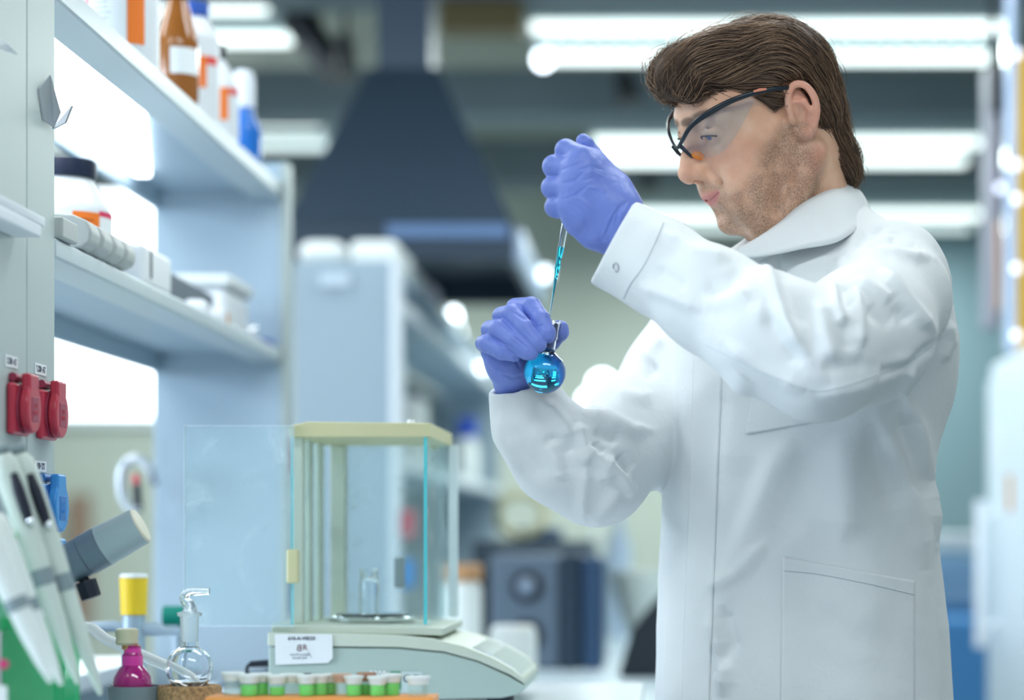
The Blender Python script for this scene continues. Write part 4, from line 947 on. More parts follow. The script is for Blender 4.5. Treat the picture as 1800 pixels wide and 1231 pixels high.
# red and blue sockets beyond the balance: on the far column
for px, py, D, m_, lab, ct in ((692, 922, 5.45, redm, 'blurred red socket seen through the balance glass', 'socket'), (690, 1010, 5.45, bluem, 'blurred blue socket seen through the balance glass', 'socket')):
    a = at(px, py, D)
    o = MB().box((-0.6412, 5.50, a.z-0.035), (-0.605, 5.56, a.z+0.035)).build('far_socket', m_, bevel=0.008); tag(o, lab, ct, 'far sockets')
for px, py, m_, lab in ((508, 800, redm, 'blurred red pad behind the open glass door, below the shelf edge'), (510, 1050, bluem, 'blurred blue pad behind the left edge of the balance chamber')):
    o = MB().box((XF+0.0125, 4.02, at(0, py, 4.02).z-0.03), (XF+0.045, 4.06, at(0, py, 4.02).z+0.04)).build('wall_socket', m_, bevel=0.008); tag(o, lab, 'socket', 'sockets on the far upright')

# right side: tall white cabinet with bar handle, and the yellow and grey things above it
cabm = mat('cabinet_white', (0.72, 0.82, 0.90), 0.4)
cb = empty('tall_cabinet', (1.3, 6.0, 0), 'pale blue-white tall cabinet at the right edge with a long white bar handle', 'cabinet')
xc = 0.88; zc1 = H + 0.472
MB().box((xc, 4.9, 0), (1.6, 6.15, zc1)).build('cabinet_body', cabm, cb, bevel=0.02)
MB().box((xc-0.012, 4.95, 0.2), (xc-0.001, 6.12, zc1-0.05)).build('door', mat('door_white', (0.76, 0.86, 0.94), 0.35), cb, bevel=0.006)
hx = at(1724, 0, 5.95).x
m = MB(); m.tube([(hx, 5.95, at(0,1138,5.95).z), (hx, 5.95, at(0,880,5.95).z)], 0.016, 14); m.tube([(hx, 5.95, at(0,910,5.95).z), (xc-0.006, 5.95, at(0,905,5.95).z)], 0.011, 10); m.tube([(hx, 5.95, at(0,1110,5.95).z), (xc-0.006, 5.95, at(0,1095,5.95).z)], 0.011, 10)
m.build('bar_handle', framem, cb, smooth=True)
MB().box((xc-0.016, 5.68, at(0,900,5.7).z), (xc-0.0125, 5.74, at(0,835,5.7).z)).build('orange_sticker', mat('dull_orange', (0.70, 0.36, 0.14), 0.6), cb)
MB().box((xc-0.016, 5.9, at(0,820,5.9).z), (xc-0.0125, 6.0, at(0,740,5.9).z)).build('white_sticker', mat('sticker_white', (0.85, 0.9, 1.0), 0.4), cb)
rl = empty('steel_frame', (0.9, 7.4, 0), 'white horizontal rail with blue panels behind the man, lower right', 'rail')
x0_, x1__ = at(1600, 0, 7.4).x, at(1722, 0, 7.4).x
MB().box((0.35, 7.4, at(0, 968, 7.4).z), (1.25, 7.44, at(0, 938, 7.4).z)).build('rail', framem, rl, bevel=0.01)
for x in (0.37, 1.2): MB().box((x, 7.4, 0), (x+0.04, 7.44, at(0,969,7.4).z)).build('leg', framem, rl)
blp = mat('blue_panel', (0.07, 0.28, 0.62), 0.5); blp2 = mat('pale_blue_panel', (0.30, 0.50, 0.72), 0.5)
o = MB().box((0.42, 7.6, at(0,1060,7.6).z), (1.25, 7.65, at(0,975,7.6).z)).build('panel', blp2, rl)
o = MB().box((0.60, 7.2, 0), (1.15, 7.35, at(0, 1085, 7.2).z)).build('blue_crate', blp, bevel=0.02); tag(o, 'blue plastic crate behind the coat, lower right', 'crate')
o = MB().box((0.45, 7.7, 0), (1.4, 8.2, at(0, 1000, 7.7).z)).build('blue_tub', mat('tub_blue', (0.12, 0.36, 0.68), 0.5), bevel=0.03); tag(o, 'lighter blue tub behind the crate and rail', 'tub')
wh = MB().cyl((at(1745,0,6.9).x, 6.9, 0.0), (at(1745,0,6.9).x, 6.95, 0.0), 0.03, n=20)
# hanging grey board, glass column and yellow board above the cabinet
db = empty('display_board', (at(1750,0,6.0).x, 6.0, at(0,575,6.0).z), 'tall narrow mauve-grey board hanging from the ceiling at the upper right', 'board')
bx0, bx1 = at(1737,0,6.0).x, at(1760,0,6.0).x
MB().box((bx0, 6.0, at(0,575,6.0).z), (bx1, 6.14, at(0,110,6.0).z)).build('panel', mat('mauve_grey', (0.26, 0.27, 0.34), 0.5), db, bevel=0.01)
MB().box((bx1-0.014, 5.99, at(0,545,6.0).z), (bx1-0.002, 5.9995, at(0,390,6.0).z)).build('tan_strip', mat('tan_strip', (0.62, 0.40, 0.26), 0.6), db)
MB().box((bx0+0.004, 5.98, at(0,200,6.0).z), (bx1+0.012, 6.12, at(0,112,6.0).z)).build('bracket', blackm, db, bevel=0.008)
MB().cyl(((bx0+bx1)/2, 6.05, at(0,110,6.0).z), ((bx0+bx1)/2, 6.05, 3.6), 0.008, n=8).build('hanger', blackm, db)
gm = mat('glint_lamp', (1,1,1), 0.4, emit=(0.66, 0.74, 1.0), estr=2.2)
MB().ball((bx1-0.004, 5.985, at(0,332,6.0).z), 0.011, 12).build('indicator_light', gm, db, smooth=True)
gcx = at(1778,0,5.8).x
gc = empty('glass_column', (gcx, 5.8, zc1), 'glassy blue-white column with small glowing lights on the cabinet, upper right', 'column')
MB().box((gcx-0.014, 5.8, zc1+0.0003), (gcx+0.016, 5.85, at(0,-40,5.8).z)).build('column_body', mat('clear_column', (0.42, 0.54, 0.74), 0.15, coat=1), gc, bevel=0.012)
for py in (95, 290, 350, 472, 590): MB().ball((gcx + (0.012 if py % 20 else 0.004), 5.795, at(0,py,5.8).z), 0.010, 12).build('indicator_light', gm, gc, smooth=True)
o = MB().box((at(1789,0,5.9).x, 5.9, zc1+0.0003), (at(1860,0,5.9).x, 5.96, at(0,90,5.9).z)).build('yellow_board', mat('board_yellow', (0.72, 0.42, 0.03), 0.5), bevel=0.006); tag(o, 'bright yellow board standing on the cabinet at the right edge', 'board')
# brownish notice boards on the back wall, left
for px, py, w, h_, col, lab in ((140, 985, 40, 230, (0.30, 0.20, 0.15), 'brown hanging coat or board on the back wall, seen left of the instrument tube'),):
    o = MB().box(at(px-w/2, py+h_/2, 12.9), at(px+w/2, py-h_/2, 12.97)).build('brown_board', mat('dull_brown', col, 0.8)); tag(o, 'dull brown board on the back wall, seen behind the blue sockets', 'board')
# ================================================================== the man
man = empty('person', at(1405, 947 + H*F/2.68, 2.68), 'man in a white lab coat, purple gloves and clear safety glasses, filling a small flask', 'person')
man.location.z = 0.0

# ---- head frame
hc = at(1345, 215, 2.65)
yaw, pitch = math.radians(22), math.radians(25)
hf = Vector((-math.cos(yaw)*math.cos(pitch), -math.sin(yaw)*math.cos(pitch), -math.sin(pitch)))
hl = Vector((math.sin(yaw), -math.cos(yaw), 0))
hu = hf.cross(hl)
roll = math.radians(7)
hl, hu = hl*math.cos(roll) - hu*math.sin(roll), hu*math.cos(roll) + hl*math.sin(roll)
HR = Matrix((hf, hl, hu)).transposed()       # columns: forward, left, up
def HW(x, y, z): return hc + HR @ Vector((x, y, z))
HRn = np.array(HR); hcn = np.array(hc)
def to_world(v): return v @ HRn.T + hcn
def to_head(v): return (np.asarray(v) - hcn) @ HRn

# ---- skin: head, neck and trunk as one surface (built in head space)
def build_head():
    fd = Field((-0.125, -0.125, -0.285), (0.142, 0.125, 0.128), 0.0014)
    S = (1, -1)
    fd.ell((-0.002, 0, 0.030), (0.094, 0.073, 0.080), 0.01)
    fd.ell((0.045, 0, 0.030), (0.050, 0.060, 0.052), 0.02)
    fd.ell((0.042, 0, -0.015), (0.052, 0.057, 0.056), 0.02)
    for s in S:
        fd.cone((0.062, s*0.037, -0.006), (0.030, s*0.055, -0.002), 0.019, 0.014, 0.018)      # cheekbone
        fd.cone((-0.002, s*0.049, -0.050), (0.066, s*0.019, -0.083), 0.021, 0.018, 0.02)   # jaw
        fd.cone((-0.004, s*0.052, -0.012), (-0.002, s*0.049, -0.050), 0.018, 0.019, 0.015)
        fd.cone((0.088, s*0.010, 0.034), (0.074, s*0.045, 0.036), 0.0125, 0.012, 0.014)     # brow ridge
        fd.ell((0.070, s*0.026, -0.045), (0.024, 0.026, 0.028), 0.02)                      # cheek
        fd.cone((0.040, s*0.030, -0.075), (0.046, s*0.036, -0.040), 0.022, 0.022, 0.02)
    fd.ell((0.079, 0, -0.044), (0.025, 0.030, 0.030), 0.016)
    fd.ell((0.081, 0, -0.090), (0.018, 0.021, 0.016), 0.014)
    fd.ell((0.060, 0, -0.075), (0.028, 0.030, 0.026), 0.02)
    # eye sockets
    for s in S: fd.ell((0.101, s*0.034, 0.018), (0.017, 0.019, 0.0145), 0.014, 'sub')
    # nose
    fd.cone((0.090, 0, 0.026), (0.106, 0, -0.003), 0.0085, 0.0085, 0.011)
    fd.cone((0.106, 0, -0.003), (0.1165, 0, -0.0175), 0.0085, 0.0102, 0.008)
    fd.cone((0.100, 0, -0.010), (0.108, 0, -0.024), 0.011, 0.0095, 0.012)
    for s in S:
        fd.ell((0.103, s*0.0125, -0.0215), (0.0105, 0.0062, 0.0085), 0.006)
        fd.ell((0.109, s*0.0070, -0.0305), (0.0062, 0.0032, 0.0050), 0.003, 'sub')
        fd.cone((0.098, s*0.0215, -0.022), (0.088, s*0.033, -0.046), 0.0022, 0.002, 0.010, 'sub')   # fold beside the mouth
    # lids round the eyeballs
    for s in S:
        fd.ell((0.0800, s*0.032, 0.0195), (0.0150, 0.0165, 0.0142), 0.005)
        fd.ell((0.0980, s*0.0325, 0.0135), (0.010, 0.0128, 0.0034), 0.002, 'sub')
        fd.cone((0.094, s*0.020, 0.0245), (0.087, s*0.046, 0.0245), 0.0012, 0.0012, 0.004, 'sub')
    # mouth
    fd.ell((0.0915, 0, -0.0515), (0.0125, 0.020, 0.0090), 0.008)
    for s in S:
        fd.chain([(0.0980, s*0.0040, -0.0515), (0.0915, s*0.0150, -0.0508), (0.0800, s*0.0250, -0.0470)], [0.0046, 0.0040, 0.0024], 0.004)
        fd.chain([(0.0950, 0, -0.0625), (0.0895, s*0.0130, -0.0602), (0.0800, s*0.0240, -0.0520)], [0.0060, 0.0050, 0.0026], 0.004)
        fd.chain([(0.1050, 0, -0.0570), (0.0960, s*0.0150, -0.0550), (0.0820, s*0.0275, -0.0485)], [0.0013, 0.0015, 0.0014], 0.0028, 'sub')
        fd.ell((0.0800, s*0.0315, -0.0485), (0.006, 0.0035, 0.005), 0.006, 'sub')
    fd.ell((0.103, 0, -0.0760), (0.010, 0.018, 0.0060), 0.012, 'sub')
    fd.cone((0.113, 0, -0.032), (0.110, 0, -0.042), 0.0018, 0.002, 0.004, 'sub')
    # ears
    for s in S:
        o = (-0.016, 0.0, 0.0)
        R = Matrix.Rotation(s*math.radians(-24), 3, 'Z')
        fd.ell((-0.0075, s*0.0775, 0.0075), (0.0130, 0.0055, 0.026), 0.006, R=R)
        es = lambda p: (0.001 + (p[0]+0.006)*0.74, p[1], 0.003 + (p[2]-0.003)*0.86)
        hel = [(-0.003,0.076,0.006),(-0.001,0.079,0.022),(-0.007,0.083,0.036),(-0.018,0.087,0.0425),(-0.030,0.091,0.036),(-0.0365,0.093,0.020),(-0.036,0.091,0.003),(-0.029,0.087,-0.012),(-0.019,0.082,-0.023),(-0.009,0.077,-0.024),(-0.004,0.074,-0.016)]
        hel = [es(tuple(p)) for p in curve_pts(hel, 4)]
        hr_ = [0.0036 if q < 28 else 0.0036 + 0.0020*math.sin(math.pi*min(1,(q-28)/14)) for q in range(len(hel))]
        fd.chain([(x, s*y, z) for x, y, z in hel], hr_, 0.0025)
        fd.ell((-0.0035, s*0.0868, 0.004), (0.0074, 0.0085, 0.0108), 0.004, 'sub', R=R)
        fd.ell((-0.0082, s*0.0885, 0.0228), (0.0074, 0.0045, 0.0088), 0.004, 'sub', R=R)
        fd.chain([(x, s*y, z) for x, y, z in [es(q) for q in ((-0.010,0.082,0.022),(-0.022,0.0865,0.018),(-0.0275,0.088,0.004),(-0.021,0.083,-0.010))]], [0.0022,0.0028,0.0028,0.0024], 0.004)
        fd.ell((0.0050, s*0.0765, 0.0005), (0.0045, 0.0045, 0.0070), 0.004)
    # neck and upper trunk, given in world places
    def w(px, py, D): return to_head([at(px, py, D)])[0]
    fd.cone(w(1398, 235, 2.66), w(1410, 400, 2.67), 0.054, 0.055, 0.03)
    fd.cone(w(1322, 360, 2.60), w(1395, 440, 2.62), 0.020, 0.028, 0.03)
    fd.cone(w(1410, 400, 2.67), w(1425, 480, 2.68), 0.055, 0.070, 0.03)
    # muscle running down from behind the ear
    fd.cone(w(1432, 270, 2.60), w(1372, 425, 2.60), 0.013, 0.012, 0.012)
    v, f = fd.mesh()
    v = smooth_v(v, f, 1, 0.4)
    return v, f
hv, hfaces = build_head()
def mask(c, r, soft=0.5):
    return 0
def blob(v, c, r):
    q = np.sqrt((((v - np.array(c)) / np.array(r))**2).sum(1)); return np.clip(1.6 - 1.2*q, 0, 1)
av = hv.copy(); av[:,1] = np.abs(av[:,1])
x, y, z = av.T
# colour regions that belong to the skin itself: lips, beard shadow, brows, flushed ear and nose; plus a painted dark crease between the lips
lc = -0.0567 + 0.0080*np.clip(y/0.026, 0, 1)**1.6; lw = 0.0115*(1 - 0.70*np.clip(y/0.027, 0, 1)**2)
lips = np.clip(1.5 - 1.3*np.abs(z - lc)/lw, 0, 1) * np.clip((0.029 - y)/0.003, 0, 1) * np.clip((x - 0.069)/0.005, 0, 1)
lips = lips + 1.2*np.clip(1 - np.abs(z - lc)/0.0010, 0, 1) * np.clip((0.029 - y)/0.003, 0, 1) * np.clip((x - 0.072)/0.005, 0, 1)  # adds a painted dark crease where the lips meet
sm = lambda a, lo, hi: np.clip((a-lo)/(hi-lo), 0, 1)
jawline = 0.004 - 0.58*np.clip(x - 0.004, 0, 1)       # upper edge of the beard, falling forwards
beard = sm(jawline + 0.012 - z, 0, 0.022) * sm(x, -0.022, 0.002) * sm(0.100 + z + 0.40*x + 0.028, 0, 0.03)
must = blob(av, (0.098, 0.014, -0.0430), (0.020, 0.024, 0.0085))
bare = blob(av, (0.078, 0.048, -0.030), (0.030, 0.020, 0.020))
beard = np.clip(np.maximum(beard * (1 - 0.8*bare), must * 0.95), 0, 1) * (1 - np.clip(lips, 0, 1))
beard = np.maximum(beard, 0.9 * blob(av, (0.096, 0.0, -0.0735), (0.012, 0.011, 0.0050)))
brow = np.maximum(blob(av, (0.099, 0.016, 0.0375), (0.014, 0.014, 0.0050)), blob(av, (0.089, 0.038, 0.0410), (0.016, 0.018, 0.0048)))
flush = np.maximum(sm(y, 0.076, 0.086) * sm(0.01 - x, -0.01, 0.01), 0.55*blob(av, (0.112, 0, -0.018), (0.014, 0.014, 0.014)))
flush = np.maximum(flush, 0.35*blob(av, (0.075, 0.05, -0.015), (0.03, 0.03, 0.025)))
face_me = np_mesh('body', to_world(hv), hfaces)
ca = face_me.color_attributes.new('regions', 'FLOAT_COLOR', 'POINT')
ca.data.foreach_set('color', np.stack([lips, beard, np.clip(brow*1.4, 0, 1), flush], 1).astype(np.float32).ravel())

def skin_material():
    m = bpy.data.materials.new('skin'); m.use_nodes = True
    nt = m.node_tree; N = nt.nodes; L = nt.links; b = N['Principled BSDF']
    b.inputs['Roughness'].default_value = 0.48; b.inputs['Subsurface Weight'].default_value = 0.25
    b.inputs['Subsurface Radius'].default_value = (0.010, 0.004, 0.002); b.inputs['Subsurface Scale'].default_value = 0.5
    b.inputs['Specular IOR Level'].default_value = 0.4
    at_ = N.new('ShaderNodeVertexColor'); at_.layer_name = 'regions'
    sp = N.new('ShaderNodeSeparateColor'); L.new(at_.outputs['Color'], sp.inputs[0])
    tc = N.new('ShaderNodeTexCoord')
    def noise(scale, lo, hi, detail=3):
        n = N.new('ShaderNodeTexNoise'); n.inputs['Scale'].default_value = scale; n.inputs['Detail'].default_value = detail
        L.new(tc.outputs['Object'], n.inputs['Vector'])
        r = N.new('ShaderNodeMapRange'); r.inputs['From Min'].default_value = lo; r.inputs['From Max'].default_value = hi
        L.new(n.outputs['Fac'], r.inputs['Value']); return r.outputs[0]
    def mul(a, b_):
        k = N.new('ShaderNodeMath'); k.operation = 'MULTIPLY'
        for i, q in enumerate((a, b_)):
            if isinstance(q, float): k.inputs[i].default_value = q
            else: L.new(q, k.inputs[i])
        return k.outputs[0]
    def mix(fac, a, c):
        k = N.new('ShaderNodeMix'); k.data_type = 'RGBA'
        if isinstance(fac, float): k.inputs[0].default_value = fac
        else: L.new(fac, k.inputs[0])
        for i, q in ((6, a), (7, c)):
            if isinstance(q, tuple): k.inputs[i].default_value = (*q, 1)
            else: L.new(q, k.inputs[i])
        return k.outputs[2]
    base = mix(noise(45, 0.35, 0.65), (0.78, 0.43, 0.28), (0.86, 0.53, 0.37))
    base = mix(mul(at_.outputs['Alpha'], 0.55), base, (0.80, 0.33, 0.25))
    fine = noise(900, 0.40, 0.60, 2); patch = noise(60, 0.05, 0.55)
    k = N.new('ShaderNodeMath'); k.operation = 'MULTIPLY_ADD'; L.new(fine, k.inputs[0]); k.inputs[1].default_value = 0.55; k.inputs[2].default_value = 0.30
    stub = mul(mul(sp.outputs[1], k.outputs[0]), patch)
    base = mix(stub, base, (0.19, 0.115, 0.075))
    kk = N.new('ShaderNodeClamp'); L.new(sp.outputs[0], kk.inputs[0])
    base = mix(mul(kk.outputs[0], 0.85), base, (0.60, 0.20, 0.20))
    k2 = N.new('ShaderNodeMapRange'); k2.inputs['From Min'].default_value = 1.15; k2.inputs['From Max'].default_value = 2.0; L.new(sp.outputs[0], k2.inputs['Value'])
    base = mix(mul(k2.outputs[0], 0.8), base, (0.16, 0.03, 0.03))
    base = mix(mul(sp.outputs[2], 0.8), base, (0.10, 0.06, 0.04))
    L.new(base, b.inputs['Base Color'])
    n = N.new('ShaderNodeTexNoise'); n.inputs['Scale'].default_value = 600; L.new(tc.outputs['Object'], n.inputs['Vector'])
    bp = N.new('ShaderNodeBump'); bp.inputs['Strength'].default_value = 0.12; bp.inputs['Distance'].default_value = 0.001
    L.new(n.outputs['Fac'], bp.inputs['Height']); L.new(bp.outputs[0], b.inputs['Normal'])
    return m
body = new_obj('body', face_me, skin_material(), man, True)

eye_white = mat('eye_white', (0.72, 0.72, 0.74), 0.15, coat=0.6)
iris = mat('iris', (0.05, 0.11, 0.25), 0.12, coat=0.8)
hair_dark = mat('hair_base', (0.085, 0.050, 0.032), 0.65)
for s in (1, -1):
    c = Vector((0.0800, s*0.032, 0.0190)); look = Vector((0.85, s*0.03, -0.40)).normalized()
    m1 = MB(); m1.lathe([(0, -0.0125)] + [(0.0125*math.sin(a), -0.0125*math.cos(a)) for a in [math.pi*i/14 for i in range(1, 12)]] + [(0.0060, 0.0112)], HW(*c), HR @ look, 24)
    e = m1.build('eye', eye_white, body, smooth=True)
    m2 = MB(); m2.lathe([(0.0061, 0.0109), (0.0045, 0.0122), (0.0024, 0.0129), (0, 0.0131)], HW(*c), HR @ look, 24)
    m2.build('iris', iris, e, smooth=True)

lash = mat('lash', (0.04, 0.025, 0.02), 0.6)
for s in (1, -1):
    m1 = MB(); m1.tube(curve_pts([HW(0.0925, s*0.0205, 0.0140), HW(0.0965, s*0.0270, 0.0175), HW(0.0965, s*0.0340, 0.0180), HW(0.0925, s*0.0410, 0.0165), HW(0.0865, s*0.0470, 0.0135)], 5), 0.0009, 6)
    m1.build('eyelashes', lash, body, smooth=True)

# ---- hair: combed-back mass and single strands over it
def build_hair_base():
    fd = Field((-0.125, -0.105, -0.125), (0.142, 0.105, 0.155), 0.0018)
    fd.ell((-0.012, 0, 0.037), (0.086, 0.0825, 0.080), 0.02)
    fd.ell((-0.040, 0, 0.005), (0.053, 0.068, 0.075), 0.02)
    fd.ell((0.042, 0, 0.078), (0.058, 0.062, 0.042), 0.02)
    fd.ell((0.075, -0.002, 0.093), (0.037, 0.046, 0.027), 0.015)
    fd.ell((0.084, 0.004, 0.079), (0.024, 0.048, 0.024), 0.012)
    fd.ell((-0.060, 0, -0.066), (0.031, 0.056, 0.052), 0.02)
    X, Y, Z = np.meshgrid(*fd.ax, indexing='ij', sparse=True)
    aY = np.abs(Y)
    # hairline: height above which hair grows, as a function of how far forward
    hx = [-0.2, -0.058, -0.042, -0.030, -0.022, 0.004, 0.013, 0.022, 0.028, 0.038, 0.052, 0.070, 0.085, 0.100, 0.14]
    hz = [-0.112, -0.108, -0.082, -0.045, 0.040, 0.046, 0.020, 0.016, 0.028, 0.042, 0.050, 0.053, 0.056, 0.060, 0.070]
    cut = (np.interp(X, hx, hz) - Z) * 0.8
    h = np.maximum(0.008 - np.abs(fd.d - cut), 0) / 0.008
    fd.d = (np.maximum(fd.d, cut) + h*h*0.002).astype(np.float32)
    # soft locks running front to back
    u = aY * 60 + Z * 35 - X * 9
    fd.d += (0.0013*np.sin(u*1.7 + 2*np.sin(X*40)) + 0.0009*np.sin(u*4.1 + 1.3)).astype(np.float32)
    v, f = fd.mesh()
    return smooth_v(v, f, 1), f
bv, bf = build_hair_base()
hb = np_mesh('hair', to_world(bv), bf)
hair = new_obj('hair', hb, hair_dark, man, True)
def build_strands():
    rng = np.random.default_rng(5)
    f3 = np.concatenate([bf[:, [0,1,2]], bf[:, [0,2,3]]])
    bvh = BVHTree.FromPolygons([tuple(p) for p in bv], [tuple(int(i) for i in q) for q in f3])
    skull = lambda p: math.sqrt(((p[0]+0.002)/0.094)**2 + (p[1]/0.073)**2 + ((p[2]-0.030)/0.080)**2)
    a, b, c = bv[f3[:,0]], bv[f3[:,1]], bv[f3[:,2]]
    ar = np.linalg.norm(np.cross(b-a, c-a), axis=1); cen = (a+b+c)/3
    vis = np.where(cen[:,1] > -0.03, 1.0, 0.35) * np.where(skull(cen.T) > 0.98 if False else np.ones(len(cen)) > 0, 1, 0)
    pw = ar * vis; pw /= pw.sum()
    NS = 6500
    pick = rng.choice(len(f3), NS, p=pw)
    verts = []; faces = []; cols = []
    SEG = 9
    for q in pick:
        w = rng.random(3); w /= w.sum()
        p = Vector(tuple(a[q]*w[0] + b[q]*w[1] + c[q]*w[2]))
        clump = math.sin(p[1]*230 + p[2]*140) * math.sin(p[0]*60 + p[1]*90 + 1.7)
        L = rng.uniform(0.035, 0.075)
        lift = rng.uniform(0.0002, 0.0026) + (0.0018 if clump > 0.3 else 0)
        if rng.random() < 0.05: lift += rng.uniform(0.002, 0.006)
        if p[2] < 0.0: L *= 0.55
        pts = []
        cur = p.copy(); wob = rng.uniform(-0.25, 0.25)
        for i in range(SEG):
            hit, nrm, _, dist = bvh.find_nearest(cur)
            t = i / (SEG-1)
            pts.append(hit + nrm * (lift * (0.3 + 1.0*math.sin(math.pi*min(1, t*1.0+0.1)))))
            xx, yy, zz = cur
            back = min(1, max(0, (0.02 - xx) / 0.08))
            side = 1 if yy > 0 else -1
            g = Vector((-1.0 + 0.55*back, 0.22*side*(1-back) + wob*0.5 + 0.25*math.sin(zz*120 + xx*40), -0.18 - 1.5*back + 0.2*clump + (-0.35 if zz < 0.06 else 0.05)))
            if zz < 0.02 and xx > -0.01: g = Vector((-0.25, 0, -1))
            if xx > 0.085 and zz < 0.112: g = Vector((-0.5, 0.5*side, 0.6)) if rng.random() < 0.6 else Vector((0.2, -0.1, -0.9))
            g = g - nrm * g.dot(nrm)
            g.normalize()
            nx = hit + g * (L/(SEG-1))
            # stop at the hairline edge: stay on the mass
            cur = nx
        base = len(verts); wd = rng.uniform(0.00028, 0.00052)
        tone = np.clip(0.5 + 0.30*clump + rng.normal(0, 0.20) + (0.22 if p[2] > 0.105 else 0), 0, 1)  # top strands lightened: the highlight there is put into the tone
        for i, pt in enumerate(pts):
            tv = (pts[min(i+1, SEG-1)] - pts[max(i-1, 0)]).normalized()
            hit, nrm, _, _ = bvh.find_nearest(pt)
            sd = tv.cross(nrm)
            if sd.length < 1e-6: sd = Vector((0, 1, 0))
            sd.normalize(); r = wd * (1.0 if i < SEG-2 else (0.6 if i == SEG-2 else 0.12)) * (0.5 if i == 0 else 1)
            for k in (sd*r, nrm*r*0.9 - sd*r*0.2, -sd*r): verts.append(pt + k); cols.append(tone)
            if i:
                o = base + (i-1)*3; n_ = base + i*3
                for k in range(3):
                    k2 = (k+1) % 3; faces.append((o+k, o+k2, n_+k2, n_+k))
    return np.array([tuple(p) for p in verts]), np.array(faces), np.array(cols)
sv, sf, sc = build_strands()
sme = np_mesh('hair_strands', to_world(sv), sf)
ca = sme.color_attributes.new('tone', 'FLOAT_COLOR', 'POINT')
ca.data.foreach_set('color', np.stack([sc, sc, sc, np.ones(len(sc))], 1).astype(np.float32).ravel())
hm = bpy.data.materials.new('hair_strand'); hm.use_nodes = True
_b = hm.node_tree.nodes['Principled BSDF']; _b.inputs['Roughness'].default_value = 0.38; _b.inputs['Specular IOR Level'].default_value = 0.45
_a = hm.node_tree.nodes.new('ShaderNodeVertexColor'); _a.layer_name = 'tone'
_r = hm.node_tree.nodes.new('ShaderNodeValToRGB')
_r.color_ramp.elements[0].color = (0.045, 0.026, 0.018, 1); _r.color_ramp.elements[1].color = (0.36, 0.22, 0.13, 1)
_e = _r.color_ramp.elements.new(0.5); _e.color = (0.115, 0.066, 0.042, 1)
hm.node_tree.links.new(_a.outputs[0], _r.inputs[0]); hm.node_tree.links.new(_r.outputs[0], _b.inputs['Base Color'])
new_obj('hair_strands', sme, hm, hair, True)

# ---- safety glasses
black_frame = mat('glasses_frame', (0.012, 0.020, 0.030), 0.28)
orange_rub = mat('orange_rubber', (0.90, 0.26, 0.03), 0.45)
salmon = mat('salmon_inlay', (0.80, 0.28, 0.18), 0.45)
lens_m = sheet_mat('clear_lens', (0.55, 0.52, 0.75), 0.075, 0.03, 0.5)
browline = [(0.000,0.0850,0.036),(0.020,0.0842,0.042),(0.045,0.0780,0.046),(0.070,0.0665,0.046),(0.092,0.049,0.041),(0.106,0.030,0.033),(0.114,0.013,0.020),(0.1165,0.0,0.0135)]
bl = browline + [(x_, -y_, z_) for x_, y_, z_ in reversed(browline[:-1])]
cp = curve_pts([HW(*p) for p in bl], 6)
nn_ = len(cp); rr = [0.0022 + 0.0012*math.sin(math.pi*min(1, max(0, (min(i, nn_-1-i))/ (nn_*0.5)*1.0)))**2 for i in range(nn_)]
g = MB(); g.tube(cp, rr, 10, flat=0.7)
g.tube([HW(0.1165, 0.009, 0.016), HW(0.1125, 0.0115, 0.006), HW(0.108, 0.0115, -0.002)], [0.0028, 0.0022, 0.0015], 8)
g.tube([HW(0.1165, -0.009, 0.016), HW(0.1125, -0.0115, 0.006), HW(0.108, -0.0115, -0.002)], [0.0028, 0.0022, 0.0015], 8)
glasses = g.build('safety_glasses', black_frame, man, smooth=True)
for s in (1, -1):
    m1 = MB(); m1.tube([HW(0.108, s*0.0135, 0.002), HW(0.1025, s*0.0165, -0.002), HW(0.0985, s*0.0175, -0.006)], [0.0028, 0.0048, 0.0030], 10)
    m1.build('nose_pad', orange_rub, glasses, smooth=True)
    m1 = MB(); m1.tube([HW(0.028, s*0.0855, 0.0450), HW(0.035, s*0.0838, 0.0468), (HW(0.042, s*0.0812, 0.0475))], [0.0012, 0.0018, 0.0012], 8)
    m1.build('inlay', salmon, glasses, smooth=True)
    # lens: curved sheet hanging from the brow bar
    top = curve_pts([Vector(p) for p in [(0.045,0.0755,0.045),(0.070,0.0660,0.044),(0.092,0.0485,0.039),(0.1065,0.0295,0.031),(0.1150,0.0125,0.0175)]], 6)
    nT = len(top); vs = []; NV = 8
    drop = lambda t: 0.003 + 0.043*math.sin(math.pi*min(1, 0.10+0.93*t*0.86+0.0))**0.7 if t < 1 else 0.004
    for i, p in enumerate(top):
        t = i/(nT-1)
        d = 0.003 + 0.040*(math.sin(math.pi*(0.02+0.86*t))**1.1)
        for j in range(NV+1):
            q = j/NV
            vs.append((p[0] + 0.002*math.sin(math.pi*q) - 0.010*q*q*(0.4+0.6*t), (p[1] + 0.001*q) * 1.0, p[2] - d*q))
    fs = [(i*(NV+1)+j, (i+1)*(NV+1)+j, (i+1)*(NV+1)+j+1, i*(NV+1)+j+1) for i in range(nT-1) for j in range(NV)]
    m1 = MB(); m1.add([HW(x_, s*y_, z_) for x_, y_, z_ in vs], fs)
    o = m1.build('lens', lens_m, glasses, smooth=False)
    o.data.polygons.foreach_set('use_smooth', [True]*len(o.data.polygons))
    md = o.modifiers.new('thick', 'SOLIDIFY'); md.thickness = 0.0016; md.offset = 0

